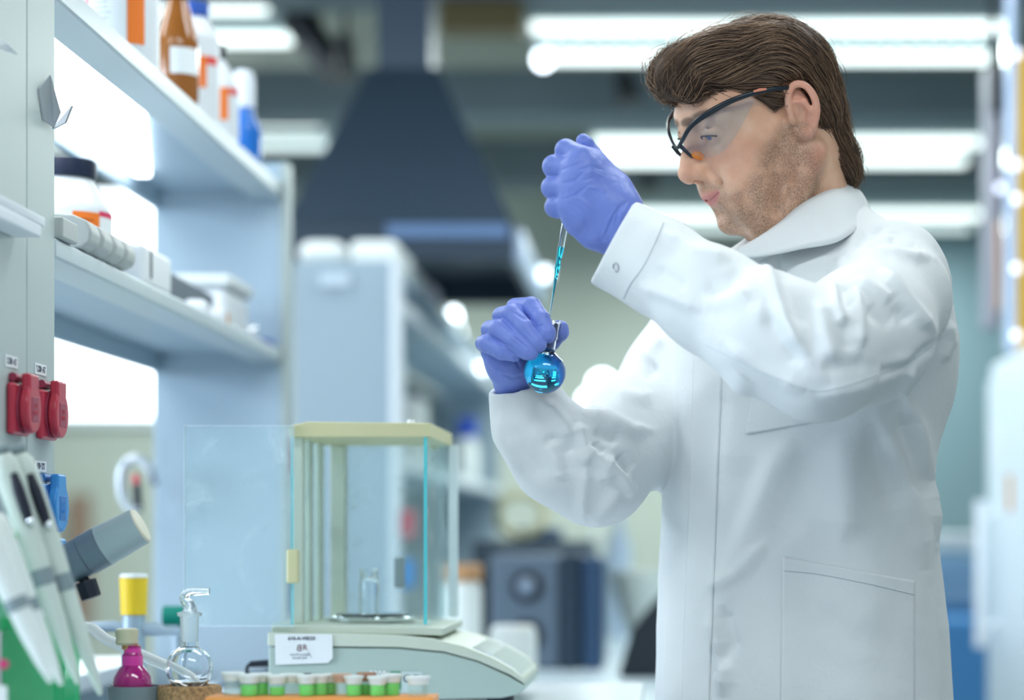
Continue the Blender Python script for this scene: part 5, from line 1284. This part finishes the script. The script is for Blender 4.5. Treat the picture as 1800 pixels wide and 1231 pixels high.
# ---- coat
th = math.radians(31)
tf = np.array([-math.cos(th), -math.sin(th), 0]); tl = np.array([math.sin(th), -math.cos(th), 0])
DT = 2.69
near_arm = [((1574, 476, 2.56), 76), ((1568, 525, 2.50), 98), ((1520, 590, 2.40), 116), ((1440, 628, 2.33), 106), ((1350, 588, 2.34), 103), ((1250, 528, 2.38), 88), ((1160, 470, 2.42), 78), ((1100, 438, 2.445), 74), ((1050, 412, 2.46), 76)]
far_arm = [((1235, 560, 2.84), 80), ((1190, 660, 2.80), 88), ((1120, 760, 2.72), 92), ((1048, 832, 2.62), 88), ((985, 800, 2.60), 84), ((938, 745, 2.580), 70), ((922, 697, 2.570), 53), ((908, 650, 2.56), 50)]
def build_coat():
    lo = np.array(at(840, 1560, 2.9)); hi = np.array(at(1700, 300, 2.3))
    lo = np.array([-0.235, 2.16, 0.74]); hi = np.array([0.37, 3.02, 1.63])
    fd = Field(lo, hi, 0.0034)
    X, Y, Z = fd.ax[0][:,None,None], fd.ax[1][None,:,None], fd.ax[2][None,None,:]
    lev = [(340,1455,.030,.030),(375,1440,.055,.065),(415,1440,.080,.100),(450,1436,.105,.150),(480,1432,.120,.185),(510,1428,.130,.205),(600,1425,.142,.205),(700,1415,.146,.195),(850,1398,.142,.187),(950,1398,.148,.190),(1100,1402,.158,.198),(1231,1405,.162,.202),(1700,1405,.178,.220)]
    zs = np.array([at(0, l[0], DT)[2] for l in lev])[::-1]; cx = np.array([at(l[1], 0, DT)[0] for l in lev])[::-1]
    aa = np.array([l[2] for l in lev])[::-1]; bb = np.array([l[3] for l in lev])[::-1]
    zz = fd.ax[2]; cxi = np.interp(zz, zs, cx)[None,None,:]; ai = np.interp(zz, zs, aa)[None,None,:]; bi = np.interp(zz, zs, bb)[None,None,:]
    dx = X - cxi; dy = Y - DT
    u = dx*tf[0] + dy*tf[1]; w = dx*tl[0] + dy*tl[1]
    ang = np.arctan2(w, u)
    # hanging folds grow towards the hem
    grow = np.clip((1.42 - Z) / 0.5, 0, 1)
    fold = 1 + grow * (0.028*np.sin(ang*7 + 1.2 + Z*2) + 0.014*np.sin(ang*13 + 0.4 - Z*3))
    r = np.sqrt((u/ai)**2 + (w/bi)**2) / fold
    e = (r - 1) * np.minimum(ai, bi)
    top = Z - at(0, 352, DT)[2]
    fd.d = np.minimum(fd.d, np.maximum(e, top)).astype(np.float32)
    P = [np.array(at(*p)) for p, _ in near_arm]; R = [pr(r_, p[2]) for p, r_ in near_arm]
    fd.chain(P, R, 0.022)
    fd.ell(np.array(at(1585, 640, 2.68)), (0.055, 0.07, 0.075), 0.05)     # cloth under the arm and shoulder blade
    fd.cone(at(1480, 432, 2.66), at(1575, 470, 2.58), 0.038, 0.045, 0.035)
    fd.cone(at(1560, 520, 2.66), at(1590, 600, 2.72), 0.05, 0.045, 0.04)
    P = [np.array(at(*p)) for p, _ in far_arm]; R = [pr(r_, p[2]) for p, r_ in far_arm]
    fd.chain(P, R, 0.02)
    # open the neck and the two cuffs
    fd.cone(at(1415, 300, 2.66), at(1425, 415, 2.665), 0.062, 0.060, 0.006, 'sub')
    def cut(p0, n_, R_):
        p0 = np.array(p0); n_ = np.array(n_, float); n_ /= np.linalg.norm(n_)
        sl, X_, Y_, Z_ = fd.sub(p0 - R_, p0 + R_, 0)
        x_, y_, z_ = X_ - p0[0], Y_ - p0[1], Z_ - p0[2]
        e_ = x_*n_[0] + y_*n_[1] + z_*n_[2]; ins_ = (x_**2 + y_**2 + z_**2) < R_**2
        fd.d[sl] = np.where(ins_, np.maximum(fd.d[sl], -(-e_)), fd.d[sl]).astype(np.float32)
    cut(at(1079, 420, 2.45), (-120, -8, 66), 0.082)
    a = at(1108, 440, 2.445); b = at(1040, 402, 2.465); fd.cone(a, b, pr(64, 2.44), pr(69, 2.44), 0.002, 'sub')
    cut(at(903, 684, 2.545), (-14, -16, 60), 0.062)
    a = at(919, 702, 2.568); b = at(902, 630, 2.55); fd.cone(a, b, pr(45, 2.55), pr(46, 2.55), 0.002, 'sub')
    v, f = fd.mesh(); v = smooth_v(v, f, 2)
    v, f = subdivide(v, f); v = smooth_v(v, f, 1)
    N = np_normals(v, f)
    A = (2.2, 2.63)    # near arm depth range
    B = (2.45, 2.95)
    T = (2.3, 2.95)
    st = []
    def S(rng_, amp, w, *pts):
        if rng_ is B: amp *= 0.8
        if w >= 14 and rng_ is T: w *= 1.3
        st.append((pts, w*1.1, amp*1.15/1000, rng_[0], rng_[1]))
    # near sleeve
    S(A, 7, 11, (1338,452), (1360,500), (1380,560), (1425,634)); S(A, -5, 13, (1366,455), (1392,515), (1425,580)); S(A, -4, 13, (1345,540), (1375,600), (1410,650))
    S(A, 6, 9, (1462,492), (1470,540), (1488,578)); S(A, -5, 9, (1482,498), (1492,545)); S(A, 6, 10, (1500,500), (1510,560), (1512,618)); S(A, -4, 12, (1485,560), (1492,620))
    S(A, 6, 10, (1500,488), (1545,516), (1590,546)); S(A, -4, 12, (1520,540), (1575,572)); S(A, 4, 14, (1440,520), (1450,580), (1470,640))
    S(T, 7, 11, (1545,468), (1585,515), (1620,560), (1648,588)); S(T, -5, 12, (1560,520), (1600,570))
    S(T, 5, 10, (1500,455), (1560,440), (1640,455)); S(T, -4, 8, (1510,440), (1570,425), (1630,440))
    S(T, 4, 9, (1490,470), (1530,425), (1580,405)); S(T, -4, 8, (1475,470), (1510,425), (1555,400))
    S(T, 4, 8, (1470,480), (1500,430), (1540,398))
    S(A, -4, 14, (1312,472), (1280,500), (1235,512)); S(A, 4, 14, (1320,505), (1285,528), (1235,535)); S(A, 4, 11, (1160,405), (1220,440), (1290,455))
    S(A, 4, 12, (1120,500), (1180,520), (1240,545)); S(A, -3, 12, (1150,470), (1210,510))
    S(A, 4, 14, (1430,700), (1520,680), (1620,620)); S(A, -3, 14, (1440,650), (1530,640)); S(A, 4, 12, (1270,600), (1340,650), (1420,690))
    S(A, 4, 16, (1400,620), (1370,560), (1310,540)); S(T, -5, 8, (1660,590), (1600,640), (1500,668))
    S(T, 4, 9, (1650,640), (1672,600), (1668,560)); S(T, 4, 7, (1610,640), (1590,690), (1600,750))
    # far sleeve
    S(B, 9, 11, (1020,720), (1070,735), (1110,760), (1150,758)); S(B, -6, 11, (1040,760), (1090,775))
    S(B, 9, 11, (1030,780), (1060,820), (1072,855)); S(B, -7, 9, (1045,775), (1058,800)); S(B, 9, 10, (1060,800), (1090,835), (1105,860), (1122,852))
    S(B, 9, 10, (1015,740), (1025,790), (1030,822)); S(B, -8, 10, (1082,800), (1110,830)); S(B, -6, 12, (1000,760), (1010,800))
    S(B, 7, 12, (950,700), (990,745), (1010,790)); S(B, -6, 12, (960,760), (990,800), (1000,845)); S(B, 6, 14, (970,770), (985,820), (990,850))
    S(B, 5, 12, (1080,690), (1130,700), (1150,690)); S(B, 7, 11, (1090,860), (1060,900), (1040,925)); S(B, 6, 10, (1028,820), (1026,880), (1030,920))
    S(B, 6, 9, (1130,640), (1150,610), (1170,590)); S(B, -6, 10, (1130,665), (1160,640)); S(B, 5, 10, (880,720), (885,770), (920,840)); S(B, -4, 12, (905,740), (925,800), (960,850))
    # body of the coat
    S(T, 7, 18, (1400,760), (1340,860), (1290,980), (1255,1100)); S(T, -6, 22, (1330,800), (1290,900), (1240,1030))
    S(T, 6, 14, (1545,735), (1590,830), (1620,930), (1630,1010)); S(T, -9, 14, (1580,720), (1610,800), (1630,880)); S(T, 8, 12, (1600,700), (1622,780), (1640,870), (1645,960))
    S(T, -8, 16, (1530,740), (1545,800), (1580,900)); S(T, 6, 20, (1480,760), (1490,870), (1480,960)); S(T, -5, 24, (1430,780), (1400,880), (1350,960))
    S(T, -6, 16, (1185,860), (1190,980), (1180,1100), (1175,1231)); S(T, 5, 16, (1160,700), (1165,900), (1165,1100)); S(T, 4, 18, (1215,650), (1225,800), (1210,950))
    S(T, -4, 20, (1270,660), (1260,780), (1250,900)); S(T, 4, 16, (1310,640), (1290,720), (1270,840))
    S(T, 7, 12, (1248,1070), (1262,1120), (1275,1180), (1268,1231)); S(T, -8, 11, (1270,1060), (1285,1130), (1265,1180)); S(T, 5, 12, (1240,1040), (1300,1010), (1350,950))
    S(T, -1.5, 20, (1440,1060), (1500,1120), (1590,1150)); S(T, 1.5, 18, (1420,1040), (1500,1080), (1560,1090)); S(T, -1, 20, (1400,1160), (1500,1180), (1600,1180))
    v = brush(v, N, st)
    # fine irregularity of worn cloth
    rng = np.random.default_rng(3)
    q = np.zeros(len(v))
    for i in range(9):
        k = rng.normal(0, 1, 3); k /= np.linalg.norm(k); fr = rng.uniform(25, 75)
        q += np.sin(v @ k * fr * 2 + rng.uniform(0, 6.28) + 1.5*np.sin(v[:, i % 3]*fr)) / (fr/25)
    v = v + N * (q * 0.00022)[:, None]
    return v, f
cv, cf = build_coat()
def coat_material():
    m = mat('coat_cloth', (0.78, 0.815, 0.83), 0.75, sheen=0.25, spec=0.2)
    nt = m.node_tree; N = nt.nodes; L = nt.links; b = N['Principled BSDF']
    tc = N.new('ShaderNodeTexCoord'); n = N.new('ShaderNodeTexNoise'); n.inputs['Scale'].default_value = 38; n.inputs['Detail'].default_value = 5; n.inputs['Distortion'].default_value = 0.6
    w = N.new('ShaderNodeTexNoise'); w.inputs['Scale'].default_value = 900
    L.new(tc.outputs['Object'], n.inputs['Vector']); L.new(tc.outputs['Object'], w.inputs['Vector'])
    b1 = N.new('ShaderNodeBump'); b1.inputs['Strength'].default_value = 0.35; b1.inputs['Distance'].default_value = 0.004
    b2 = N.new('ShaderNodeBump'); b2.inputs['Strength'].default_value = 0.12; b2.inputs['Distance'].default_value = 0.0006
    L.new(n.outputs['Fac'], b1.inputs['Height']); L.new(w.outputs['Fac'], b2.inputs['Height'])
    L.new(b1.outputs[0], b2.inputs['Normal']); L.new(b2.outputs[0], b.inputs['Normal'])
    return m
cloth = coat_material()
coat = new_obj('lab_coat', np_mesh('lab_coat', cv, cf), cloth, man, True)
tris = np.concatenate([cf[:, [0,1,2]], cf[:, [0,2,3]]])
coat_bvh = BVHTree.FromPolygons(cv.tolist(), tris.tolist())
CAM = Vector((0, 0, H))
def on_coat(px, py, dmin=0, lift=0.0):
    d = (at(px, py, 1.0) - CAM).normalized(); o = CAM.copy()
    if dmin: o = CAM + d * (dmin / d.y)
    hit, n, _, _ = coat_bvh.ray_cast(o, d)
    if hit is None: return None, None
    return hit + n * lift, n
def cloth_patch(name, poly, parent, lift=0.0018, dmin=0, res=5, material=None):
    """cloth piece sewn on the coat: outline in the photo's frame, laid on the coat's own surface"""
    P = np.array(poly, float); x0, y0 = P.min(0); x1, y1 = P.max(0)
    nx = int((x1-x0)/res)+1; ny = int((y1-y0)/res)+1
    # bilinear grid over a 4-sided outline keeps clean straight edges
    a, b, c, d = [np.array(p, float) for p in poly]
    vs = []; ok = True
    for j in range(ny+1):
        for i in range(nx+1):
            s, t = i/nx, j/ny
            q = (1-t)*((1-s)*a + s*b) + t*((1-s)*d + s*c)
            h, n = on_coat(q[0], q[1], dmin, lift)
            if h is None: h = at(q[0], q[1], 2.5)
            vs.append(h)
    # keep it smooth where the ray grazes a fold
    V = np.array([tuple(v) for v in vs]).reshape(ny+1, nx+1, 3)
    fs = [(j*(nx+1)+i, j*(nx+1)+i+1, (j+1)*(nx+1)+i+1, (j+1)*(nx+1)+i) for j in range(ny) for i in range(nx)]
    me = bpy.data.meshes.new(name); me.from_pydata([tuple(q) for q in V.reshape(-1,3)], [], fs); me.update()
    o = new_obj(name, me, material or cloth, parent, True)
    md = o.modifiers.new('thick', 'SOLIDIFY'); md.thickness = 0.0016; md.offset = 0
    return o
def stitch(name, pts, parent, r=0.0006, lift=0.0006, dmin=0, material=None, n=10):
    q = curve_pts([Vector((p[0], p[1], 0)) for p in pts], n); w = []
    for p in q:
        h, nn = on_coat(p.x, p.y, dmin, lift)
        if h is not None: w.append(h)
    w2 = [w[0]]
    for p in w[1:]:
        if (p - w2[-1]).length < 0.05: w2.append(p)
    if len(w2) > 2:
        m1 = MB(); m1.tube(w2, r, 6); return m1.build(name, material or cloth, parent, smooth=True)
seam_m = mat('seam_thread', (0.62, 0.67, 0.70), 0.8)
lower_pocket = cloth_patch('pocket', [(1376,979),(1606,1022),(1606,1300),(1372,1300)], coat, dmin=2.35)
stitch('hem_stitching', [(1378,1004),(1440,1010),(1520,1026),(1604,1046)], lower_pocket, 0.0005, 0.003, 2.35, seam_m)
breast_pocket = cloth_patch('pocket', [(1330,640),(1440,660),(1424,744),(1312,764)], coat, dmin=2.44)
placket = cloth_patch('placket', [(1222,600),(1272,600),(1245,1300),(1197,1300)], coat, 0.0008, dmin=2.44)
stitch('seam', [(1166,392),(1150,430),(1130,470),(1108,500),(1096,524)], coat, 0.0007, 0.0004, 0, seam_m)
stitch('seam', [(1240,606),(1300,635),(1352,659),(1427,685),(1480,680),(1576,647),(1620,622),(1655,592)], coat, 0.0006, 0.0002, 0, seam_m)
stitch('seam', [(1662,470),(1664,520),(1660,570),(1650,600)], coat, 0.0006, 0.0002, 0, seam_m)
# press stud on the cuff
h, n = on_coat(1083, 470, 0, 0.0006)
m1 = MB(); q = n.to_track_quat('Z', 'Y')
ring = [h + q @ Vector((0.0040*math.cos(a), 0.0046*math.sin(a), 0)) for a in [2*math.pi*i/24 for i in range(25)]]
m1.tube(ring, 0.00055, 8); m1.build('press_stud', mat('stud_metal', (0.55, 0.58, 0.60), 0.3, 1.0), coat, smooth=True)

# collar: a folded strip round the neck, standing edge and outer edge
inner = [(1305,432,2.575),(1330,418,2.575),(1368,392,2.575),(1412,356,2.59),(1462,332,2.62),(1496,321,2.68),(1475,326,2.745),(1420,350,2.755),(1350,385,2.735),(1312,425,2.68)]
outer = [(1300,452,2.555),(1352,446,2.53),(1410,434,2.52),(1466,424,2.525),(1506,403,2.57),(1537,378,2.68),(1512,384,2.79),(1420,400,2.80),(1330,430,2.77),(1290,452,2.68)]
ci = curve_pts([at(*p) for p in inner], 6); co_ = curve_pts([at(*p) for p in outer], 6)
NR = 8; vs = []
for a, b in zip(ci, co_):
    for j in range(NR+1):
        t = j/NR; p = a.lerp(b, t)
        up = 0.006*math.sin(math.pi*min(1, t*1.15))*(1-t*0.4)
        out = Vector((p.x - at(1420,0,2.665).x, p.y - 2.665, 0)); out.normalize()
        vs.append(p + Vector((0,0,up*0.5)) + out*up*0.6)
fs = [(i*(NR+1)+j, (i+1)*(NR+1)+j, (i+1)*(NR+1)+j+1, i*(NR+1)+j+1) for i in range(len(ci)-1) for j in range(NR)]
me = bpy.data.meshes.new('collar'); me.from_pydata([tuple(v) for v in vs], [], fs); me.update()
collar = new_obj('collar', me, cloth, coat, True)
md = collar.modifiers.new('thick', 'SOLIDIFY'); md.thickness = 0.003; md.offset = 1
# inner stand of the collar
vs = []
for a in ci:
    c = Vector((at(1420,0,2.665).x, 2.665, a.z)); d = (a - c)
    vs += [a - d*0.02, a - d*0.06 - Vector((0,0,0.035))]
fs = [(2*i, 2*i+1, 2*i+3, 2*i+2) for i in range(len(ci)-1)]
me = bpy.data.meshes.new('collar_stand'); me.from_pydata([tuple(v) for v in vs], [], fs); me.update()
o = new_obj('collar_stand', me, cloth, coat, True); md = o.modifiers.new('thick', 'SOLIDIFY'); md.thickness = 0.002
shirt = mat('shirt_cloth', (0.42, 0.40, 0.62), 0.8)
m1 = MB(); m1.lathe([(0.050, 0), (0.056, 0.02), (0.054, 0.034)], at(1400, 470, 2.66), (-0.25, -0.05, 1), 30); m1.build('shirt_collar', shirt, man, smooth=True)

# trousers and shoes, below the coat
trs = mat('trouser_cloth', (0.05, 0.06, 0.09), 0.8); shoe_m = mat('shoe_leather', (0.02, 0.02, 0.022), 0.4)
def legs():
    fd = Field((0.02, 2.45, 0.05), (0.32, 2.95, 0.80), 0.008)
    for s, kk in ((1, 0), (-1, 1)):
        hip = Vector((at(1405,0,2.69).x, 2.69, 0.78)) + Vector(tl)*s*0.085
        fd.chain([hip, hip + Vector((-0.01, 0, -0.33)), hip + Vector((0.0, 0, -0.69))], [0.085, 0.066, 0.052], 0.03)
    return fd.mesh()
lv, lf = legs(); new_obj('trousers', np_mesh('trousers', lv, lf), trs, man, True)
for s in (1, -1):
    b0 = Vector((at(1405,0,2.69).x, 2.69, 0)) + Vector(tl)*s*0.085
    fw = Vector(tf)
    m1 = MB(); m1.ball((0,0,0), 1, 16)
    m1.v = [tuple(b0 + fw*(0.06 + v[0]*0.145) + Vector(tl)*(v[1]*0.048*(1-0.1*v[0])) + Vector((0,0, max(0, 0.045 + v[2]*(0.055 - 0.02*v[0]))))) for v in m1.v]
    m1.build('shoe', shoe_m, man, smooth=True)

# ---- gloves
glove_m = mat('nitrile', (0.19, 0.265, 0.70), 0.42, bump=0.35, bscale=160, spec=0.45, sss=0.0)
def glove(name, lo, hi, build, strokes, vox=0.0011):
    fd = Field(lo, hi, vox); build(fd); v, f = fd.mesh(); v = smooth_v(v, f, 1)
    N = np_normals(v, f); v = brush(v, N, strokes)
    return new_obj(name, np_mesh(name, v, f), glove_m, man, True)
def W(*p): return at(*p)
def near_hand(fd):
    k = 0.003
    def C(pts, k=k): fd.chain([at(p[0], p[1], p[2]) for p in pts], [pr(p[3], p[2]) for p in pts], k)
    # forearm and palm
    C([(1150,460,2.45,42),(1100,412,2.452,42),(1070,378,2.455,46)], 0.01)
    for q in ((1012,292,22),(1008,318,23),(1006,342,22),(1004,366,20)):
        C([(1078,372,2.455,44),(q[0]+14,q[1]+4,2.44,q[2]+6),(q[0],q[1],2.437,q[2])], 0.012)
    C([(1078,330,2.46,32),(1040,290,2.455,24),(1020,280,2.45,20)], 0.012)
    # curled fingers: knuckle, outer bend, then in and behind round the pipette
    C([(1024,276,2.437,20),(995,264,2.452,19),(994,275,2.478,17),(1015,290,2.486,15)])
    C([(1010,298,2.435,20),(974,293,2.452,20),(976,300,2.480,18),(1004,312,2.488,15)])
    C([(1008,328,2.435,20),(972,330,2.452,20),(975,335,2.480,17),(1000,342,2.487,15)])
    C([(1008,356,2.437,19),(976,364,2.452,18),(982,368,2.476,16),(1003,372,2.482,14)])
    C([(1020,388,2.445,30),(1045,410,2.45,26),(1065,425,2.455,20)], 0.010)
    # thumb pressing on top
    C([(1085,345,2.485,26),(1060,300,2.490,19),(1042,272,2.487,14),(1028,252,2.483,13),(1024,246,2.483,10)], 0.006)
def far_hand(fd):
    k = 0.0022
    def C(pts, k=k): fd.chain([at(p[0], p[1], p[2]) for p in pts], [pr(p[3], p[2]) for p in pts], k)
    C([(932,720,2.578,32),(908,672,2.562,36),(893,635,2.540,39)], 0.012)
    for q in ((908,545,17),(888,565,17),(870,590,16),(858,615,14)):
        C([(895,640,2.540,34),(q[0]+2,q[1]+2,2.537,q[2]+1)], 0.009)
    C([(906,541,2.528,17),(934,540,2.508,18),(951,562,2.494,16.5),(962,586,2.487,15),(964,592,2.487,12)])
    C([(882,556,2.520,17),(900,553,2.500,18),(922,578,2.485,17),(943,602,2.480,16),(948,607,2.480,13)])
    C([(862,580,2.518,17),(878,580,2.496,18),(902,600,2.482,16.5),(926,618,2.480,15),(934,622,2.480,12)])
    C([(850,604,2.520,15),(858,605,2.500,16),(882,618,2.488,15),(904,624,2.488,12.5)])
    # thumb passes behind the flask neck
    C([(905,640,2.535,26),(940,618,2.540,18),(968,600,2.528,15.5),(984,584,2.520,14.5),(986,576,2.520,12)], 0.006)
near_st = [(((1015,300),(1040,292),(1062,300)),2.6,-0.0009,2.3,2.6),(((1018,308),(1042,302),(1064,312)),2.4,0.0008,2.3,2.6),(((1022,318),(1045,312),(1062,322)),2.4,-0.0008,2.3,2.6),
  (((1080,400),(1088,370),(1106,350)),3.0,-0.0012,2.3,2.6),(((1068,410),(1078,378),(1098,352)),2.8,-0.0010,2.3,2.6),(((1058,420),(1068,390),(1086,362)),2.6,0.0009,2.3,2.6),
  (((990,345),(1020,350),(1050,372)),3,0.0010,2.3,2.6),(((995,355),(1020,368),(1040,392)),3,-0.0009,2.3,2.6),(((1000,372),(1020,388),(1034,408)),2.6,0.0008,2.3,2.6),
  (((985,300),(1010,290),(1030,280)),2.4,-0.0008,2.3,2.6),(((985,322),(1010,318),(1030,300)),2.6,-0.0012,2.3,2.6),(((990,350),(1012,344),(1034,325)),2.6,-0.0012,2.3,2.6),
  (((1030,330),(1050,330),(1068,340)),3,0.0010,2.3,2.6),(((1036,256),(1046,272),(1058,286)),2.2,-0.0008,2.3,2.6)]
far_st = [(((898,547),(925,562),(945,587),(957,602)),2.2,-0.0016,2.3,2.6),(((876,568),(905,588),(932,612)),2.2,-0.0016,2.3,2.6),(((862,592),(885,604),(905,613)),2.2,-0.0014,2.3,2.6),
  (((905,560),(922,582),(940,600)),2.0,-0.0006,2.3,2.6),(((884,585),(900,600),(918,612)),2.0,-0.0006,2.3,2.6),(((935,570),(945,575),(958,570)),2.0,-0.0007,2.3,2.6),
  (((866,600),(880,612),(898,616)),2.0,0.0006,2.3,2.6),(((852,630),(870,650),(895,660)),3.0,0.0008,2.3,2.6),(((880,655),(900,665),(925,660)),3.0,-0.0010,2.3,2.6),(((915,650),(905,630),(912,625)),2.4,-0.0010,2.3,2.6)]
glove('glove', (-0.145, 2.40, 1.42), (0.0, 2.52, 1.635), near_hand, near_st)
glove('glove', (-0.225, 2.44, 1.305), (-0.095, 2.585, 1.46), far_hand, far_st)
# ================================================================== what he holds
clear_glass = glass_mat('clear_glass', (0.97, 0.99, 1.0), 1.45)
blue_liquid = mat('blue_liquid', (0.02, 0.55, 1.0), 0.01, trans=0.9, ior=1.33)
fb = at(958, 655, 2.505); ftop = at(970, 563, 2.505)
ax = (ftop - fb).normalized(); FL = (ftop - fb).length
R_ = pr(37, 2.505)
prof = [(0, -R_)] + [(R_*math.sin(a), -R_*math.cos(a)) for a in [math.pi*i/20 for i in range(1, 18)]]
neck0 = R_*math.cos(math.pi*3/20)
tw = 0.0008
rn = 0.0082
out = [(0, -R_)] + [(R_*math.sin(a), -R_*math.cos(a)) for a in [math.pi*i/24 for i in range(1, 21)] if R_*math.sin(a) > rn or a < 1.5] + [(rn, R_*0.98), (rn-0.0003, R_*1.10), (rn-0.0003, FL*0.62), (rn+0.0012, FL*0.65), (rn+0.0016, FL*0.94), (rn+0.0026, FL*0.96), (rn+0.0026, FL)]
inn = [(rn+0.0004, FL), (rn-0.0004, FL*0.66), (rn-0.0014, FL*0.6), (rn-0.0014, R_*1.0)] + [((R_-tw)*math.sin(a), -(R_-tw)*math.cos(a)) for a in [math.pi*i/24 for i in range(20, 0, -1)] if (R_-tw)*math.sin(a) > rn-0.001 or a < 1.5] + [(0, -(R_-tw))]
flask = empty('round_flask', fb - ax*R_, 'small round glass flask of bright blue liquid held in gloved fingers', 'flask')
m1 = MB(); m1.lathe(out + inn, fb, ax, 48); gl = m1.build('glass_wall', clear_glass, flask, smooth=True)
ra = R_ - tw + 0.0002
liq = [(0, -ra)] + [(ra*math.sin(a), -ra*math.cos(a)) for a in [math.pi*i/24 for i in range(1, 21)] if ra*math.sin(a) > rn-0.0012 or a < 1.5] + [(rn-0.0013, R_*1.02), (rn-0.0013, R_*1.12), (0, R_*1.12)]
m1 = MB(); m1.lathe(liq, fb, ax, 48); m1.build('liquid', blue_liquid, flask, smooth=True)

tip = at(966, 556, 2.500); ph = at(1000, 352, 2.474)
pa = (ph - tip).normalized(); PL = (ph - tip).length
pip = empty('glass_pipette', tip, 'thin glass dropping pipette with blue liquid, pointed into the flask', 'pipette')
def pprof(dr, h0, h1):
    K = [(0.0007, 0), (0.0010, 0.15), (0.0017, 0.32), (0.0019, 0.36), (0.0034, 0.43), (0.0026, 0.47), (0.0031, 0.53), (0.0036, 0.62), (0.0037, 1.0)]
    hs = [h0] + [h for _, h in K if h0 < h < h1] + [h1]
    return [(max(0.0002, float(np.interp(h, [k[1] for k in K], [k[0] for k in K])) - dr), h*PL) for h in hs]
m1 = MB(); m1.lathe(pprof(0, 0, 1) + list(reversed(pprof(0.0006, 0.0, 1))), tip, pa, 20, closed=True); m1.build('glass_tube', clear_glass, pip, smooth=True)
m1 = MB(); m1.lathe(pprof(0.00055, 0.005, 0.60), tip, pa, 16); m1.build('liquid', glass_mat('teal_liquid', (0.02, 0.55, 0.72), 1.33), pip, smooth=True)
m1 = MB(); m1.lathe([(0.0052, 0), (0.0060, 0.004), (0.0060, 0.020), (0.0085, 0.030), (0.0088, 0.048), (0.005, 0.058), (0, 0.060)], ph - pa*0.004, pa, 20); m1.build('rubber_bulb', mat('bulb_rubber', (0.03, 0.03, 0.03), 0.6), pip, smooth=True)
